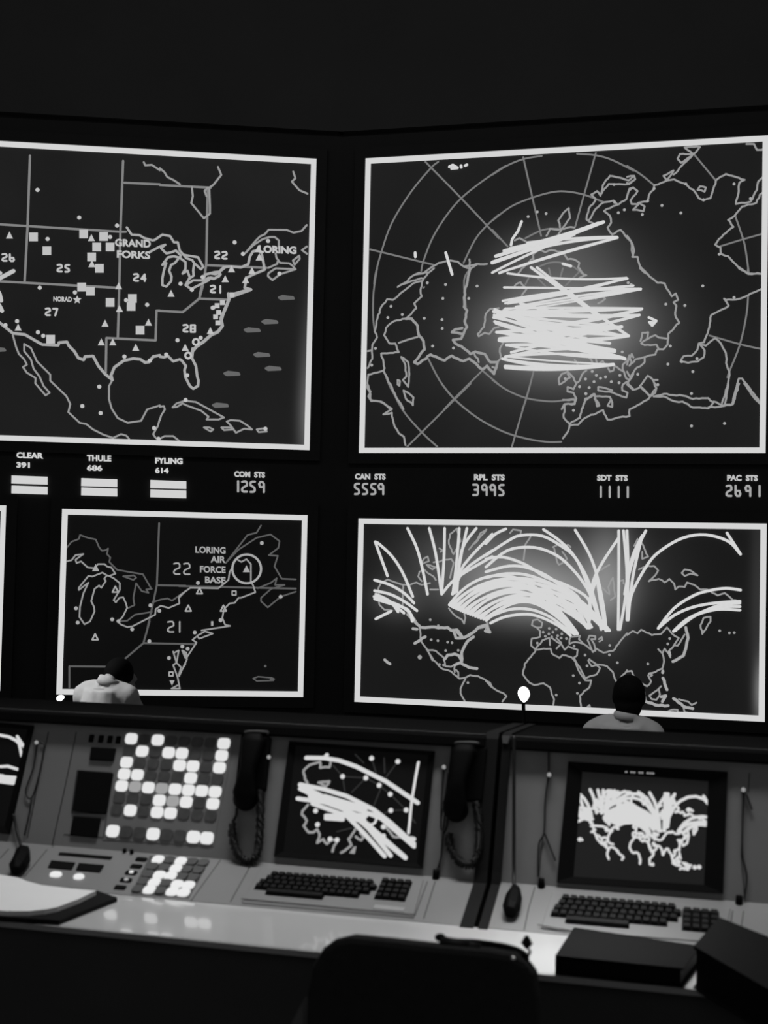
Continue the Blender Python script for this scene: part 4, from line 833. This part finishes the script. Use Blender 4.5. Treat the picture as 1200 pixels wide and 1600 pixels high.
# ---- headset hung over the chair back
o = thing('headset', pc.pt(760, 1480, -.03), 'black headset with microphone boom lying on top of the chair back', 'headset')
def Q(x, y, d=0): return Plane((0, 2.20+d, .8), (1, 0, 0), (0, 0, 1)).pt(x, y)
bm = bmesh.new(); tube(bm, smoothpath([Q(695, 1469, .02), Q(715, 1472, .03), Q(745, 1473.5, .05), Q(785, 1479, .05), Q(812, 1487, .03), Q(822, 1496, 0)], 6), .0062, 10); obj('headband', bm, M['plastic'], o, True)
bm = bmesh.new(); ball(bm, Q(688, 1465, .02), .010, .008, .007); obj('band_end', bm, M['plastic'], o, True)
bm = bmesh.new(); q = Q(706, 1477, .0); tube(bm, [q-Vector((.02, 0, 0)), q+Vector((.03, 0, -.002))], [.012, .013], 14); obj('ear_cushion', bm, M['vinyl'], o, True)
bm = bmesh.new(); q = Q(740, 1481, .0); tube(bm, [q-Vector((.02, 0, 0)), q+Vector((.012, 0, -.002))], [.012, .010], 14); obj('ear_cushion', bm, M['vinyl'], o, True)
bm = bmesh.new(); tube(bm, smoothpath([Q(822, 1496, 0), Q(828, 1488, .0), Q(824, 1480, .01), Q(823, 1474, .01)], 5), .0026, 8); obj('microphone_boom', bm, M['cord'], o, True)
bm = bmesh.new(); q = Q(823, 1472, .01); tube(bm, [q+Vector((0, 0, -.0105)), q+Vector((0, 0, -.002)), q+Vector((0, 0, .0105))], [.003, .0105, .003], 8); obj('microphone_capsule', bm, M['plastic'], o)

from mathutils import noise
# ------------------------------------------------------------------ front row: bench, lamps, seated operators
def fine(bm, name, m, parent, voxel=.012, it=6):
    """fuse overlapping volumes into one continuous skin"""
    me = bpy.data.meshes.new(name); bm.to_mesh(me); bm.free(); t = bpy.data.objects.new(name, me); COL.objects.link(t)
    r = t.modifiers.new('r', 'REMESH'); r.mode = 'VOXEL'; r.voxel_size = voxel
    s = t.modifiers.new('s', 'SMOOTH'); s.factor = .5; s.iterations = it
    bpy.context.view_layer.update(); dg = bpy.context.evaluated_depsgraph_get()
    out = bpy.data.meshes.new_from_object(t.evaluated_get(dg)); bpy.data.objects.remove(t)
    return obj(name, out, m, parent, True)
FY = 7.85; FD = .36
o = thing('front_bench', (-2.4, 8.1, LF), 'dark low bench in front of the operators, hidden by the consoles', 'bench')
bm = bmesh.new(); box(bm, -6.6, 2.2, 7.72, 8.5, FD-.04, FD); obj('bench_top', bm, M['black'], o)
bm = bmesh.new(); box(bm, -6.6, 2.2, 8.3, 8.45, LF, FD-.04); obj('bench_support', bm, M['black'], o)
def gooseneck(label, px, py, rx, rz, tilt):
    pl = Plane((0, 7.9, 0), (1, 0, 0), (0, 0, 1)); c = pl.pt(px, py)
    o = thing('gooseneck_lamp', (c.x, 7.9, FD), label, 'lamp', 'lamps on the front bench')
    bm = bmesh.new(); cone(bm, (c.x, 7.9, FD+.015), .07, .06, .03); obj('base', bm, M['plastic'], o)
    bm = bmesh.new(); tube(bm, smoothpath([(c.x, 7.9, FD+.02), (c.x, 7.93, c.z-.2), (c.x-.005, 7.93, c.z-.07), (c.x, 7.9, c.z-.03)], 6), .011, 10); obj('stem', bm, M['plastic'], o, True)
    rot = Matrix.Rotation(tilt, 4, 'Y')
    bm = bmesh.new(); bmesh.ops.create_uvsphere(bm, u_segments=18, v_segments=12, radius=1, matrix=Matrix.Translation(c) @ rot @ Matrix.Diagonal((rx, rx*.8, rz, 1)))
    for v in bm.verts:
        d = (v.co-c).z
        if d < 0: v.co.x = c.x+(v.co.x-c.x)*(1+.35*d/rz)
    obj('bulb', bm, E['bulb'], o, True)
    bm = bmesh.new(); bmesh.ops.create_cone(bm, cap_ends=True, segments=18, radius1=rx*.9, radius2=rx*.5, depth=rx, matrix=Matrix.Translation(c+Vector((0, rx*1.1, 0))) @ Matrix.Rotation(R(-90), 4, 'X')); obj('reflector', bm, M['plastic'], o)
gooseneck('bare bright lamp bulb on a thin stem before the lower right screen', 818.5, 1085, .037, .048, R(-8))
gooseneck('small bright lamp left of the seated person with the pale shirt', 94, 1091, .029, .020, R(-30))

def person(label, px, headtop, headc, lean, turn, shirt, drop, fwd, wd=1.0):
    """seated, seen from behind, looking at the wall screens"""
    Y = 7.25; pl = Plane((0, Y, 0), (1, 0, 0), (0, 0, 1)); ht = pl.pt(headc, headtop); cx = pl.pt(px, 1100).x; zt = ht.z; hx = ht.x
    g = thing('person', (cx, Y-.02, LF), label, 'person')
    fl = LF; sh = zt-drop; hip = fl+.50; hy = Y+.02
    dirx = (hx-cx)
    body = bmesh.new()
    hd = Vector((hx, hy+fwd, zt-.115))
    ball(body, hd+Vector((0, 0, .012)), .074, .092, .098, 20); ball(body, hd+Vector((0, .035, -.05)), .055, .06, .065)       # skull, jaw
    rt = Matrix.Rotation(turn, 3, 'Z')
    def hp(x, y, z): return hd+rt @ Vector((x, y, z))
    tube(body, [hp(0, .085, .02), hp(0, .110, -.015), hp(0, .098, -.03)], [.008, .015, .010], 8)                              # nose
    ball(body, hp(0, .088, -.055), .024, .012, .008); ball(body, hp(0, .078, -.085), .022, .018, .016)                        # mouth, chin
    for s in (-1, 1):
        ball(body, hp(s*.078, .0, -.01), .010, .020, .032); ball(body, hp(s*.03, .084, .012), .014, .010, .007)                # ears, eyes
    tube(body, [hd+Vector((-dirx*.1, -.01, -.06)), Vector((cx+dirx*.45, Y-.02, sh+.04)), Vector((cx, Y-.02, sh-.02))], [.056, .058, .085], 14)
    tube(body, [Vector((cx, Y-.02, sh+.0)), Vector((cx-lean*.3, Y-.06, (sh+hip)/2)), Vector((cx-lean, Y-.10, hip))], [.10, .13, .15], 18)
    for s in (-1, 1):
        S0 = Vector((cx+s*.165*wd, Y-.01, sh-.045)); el = Vector((cx+s*.27*wd, Y+.13, sh-.32)); wr = Vector((cx+s*.17, Y+.44, FD+.05))
        ball(body, S0, .062); tube(body, [Vector((cx, Y-.02, sh-.03)), S0], [.075, .062], 12)
        tube(body, [S0, el, wr], [.052, .042, .027], 12); ball(body, el, .042)
        pm = wr+Vector((-s*.02, .07, -.012)); tube(body, [wr, pm], [.026, .032], 10)
        for k in range(4):
            b0 = pm+Vector((-s*(.024-.016*k), .02, .0)); L = (.060, .072, .068, .052)[k]
            tube(body, [b0, b0+Vector((0, L*.5, .008)), b0+Vector((0, L*.95, -.014))], [.0095, .0088, .0075], 8)
        tube(body, [wr+Vector((-s*.02, .03, -.004)), wr+Vector((-s*.05, .065, -.01)), wr+Vector((-s*.052, .095, -.016))], [.012, .010, .008], 8)
        kn = Vector((cx+s*.13, Y+.40, hip+.03)); an = Vector((cx+s*.14, Y+.36, fl+.09))
        tube(body, [Vector((cx+s*.09, Y-.08, hip-.01)), kn, an], [.088, .062, .04], 12); ball(body, kn, .062)
        tube(body, [an, an+Vector((0, .05, -.055)), an+Vector((0, .19, -.06))], [.04, .036, .028], 10)
    fine(body, 'body', M['skin'], g, .011, 4)
    sb = bmesh.new()
    tube(sb, [Vector((cx+dirx*.3, Y-.03, sh+.035)), Vector((cx, Y-.02, sh-.01)), Vector((cx-lean*.3, Y-.06, (sh+hip)/2)), Vector((cx-lean, Y-.10, hip-.02))], [.062, .125, .158, .175], 20)
    for s in (-1, 1):
        S0 = Vector((cx+s*.165*wd, Y-.01, sh-.05)); el = Vector((cx+s*.27*wd, Y+.13, sh-.32)); wr = Vector((cx+s*.19, Y+.38, FD+.06))
        tube(sb, [Vector((cx, Y-.02, sh-.02)), S0], [.095, .080], 14); ball(sb, S0, .080, .078, .078)
        tube(sb, [S0, el, wr], [.074, .062, .040], 14); ball(sb, el, .062)
    tube(sb, [Vector((cx+dirx*.45, Y-.03, sh+.03)), Vector((cx+dirx*.6, Y-.025, sh+.06))], [.072, .066], 16)
    s_ = fine(sb, 'shirt', shirt, g, .010, 4)
    for v, nrm in [(v, v.normal.copy()) for v in s_.data.vertices]:        # cloth folds
        p = v.co; q = Vector((p.x*9+p.z*5, p.y*4, p.z*5-p.x*3)); v.co = p+nrm*(noise.noise(q)*.011+noise.noise(q*2.3)*.005)
    cb = bmesh.new(); n0 = Vector((cx+dirx*.52, Y-.028, sh+.045)); tube(cb, [n0+Vector((-dirx*.1, 0, -.02)), n0+Vector((dirx*.15, .004, .022))], [.074, .066], 20)
    obj('collar', cb, shirt, g, True)
    hb = bmesh.new(); ball(hb, hp(0, -.012, .028), .088, .104, .098, 22); ball(hb, hp(0, -.04, -.045), .074, .068, .075)
    for s in (-1, 1): ball(hb, hp(s*.07, -.005, .0), .022, .045, .045)
    h = fine(hb, 'hair', M['hair'], g, .009, 3)
    tb = bmesh.new(); ball(tb, Vector((cx-lean, Y-.09, hip)), .185, .17, .13)
    for s in (-1, 1):
        kn = Vector((cx+s*.13, Y+.40, hip+.03)); an = Vector((cx+s*.14, Y+.36, fl+.12)); tube(tb, [Vector((cx+s*.09, Y-.06, hip-.0)), kn, an], [.11, .082, .062], 14); ball(tb, kn, .080)
    fine(tb, 'trousers', M['trouser'], g, .014, 5)
    # the stool they sit on
    st = thing('operator_stool', (cx-lean, Y-.08, fl), 'stool under the '+('right' if px > 600 else 'left')+' seated person', 'stool', 'stools of the front row')
    zs = hip-.115
    bm = bmesh.new(); cone(bm, (cx-lean, Y-.08, zs-.03), .2, .2, .06); obj('seat', bm, M['vinyl'], st)
    bm = bmesh.new(); cone(bm, (cx-lean, Y-.08, (fl+zs-.06)/2), .03, .03, zs-.06-fl); obj('column', bm, M['metal'], st)
    bm = bmesh.new(); cone(bm, (cx-lean, Y-.08, fl+.0125), .22, .20, .025); obj('foot_plate', bm, M['plastic'], st)
person('person with black hair in a pale shirt, seated from behind below the lower left screen', 166, 1031, 180, -.02, R(-35), M['shirt'], .175, .06, .84)
person('person with black hair in a grey shirt, seated from behind below the lower right screen', 975, 1057, 983, 0, R(0), M['shirt2'], .262, .0, .9)
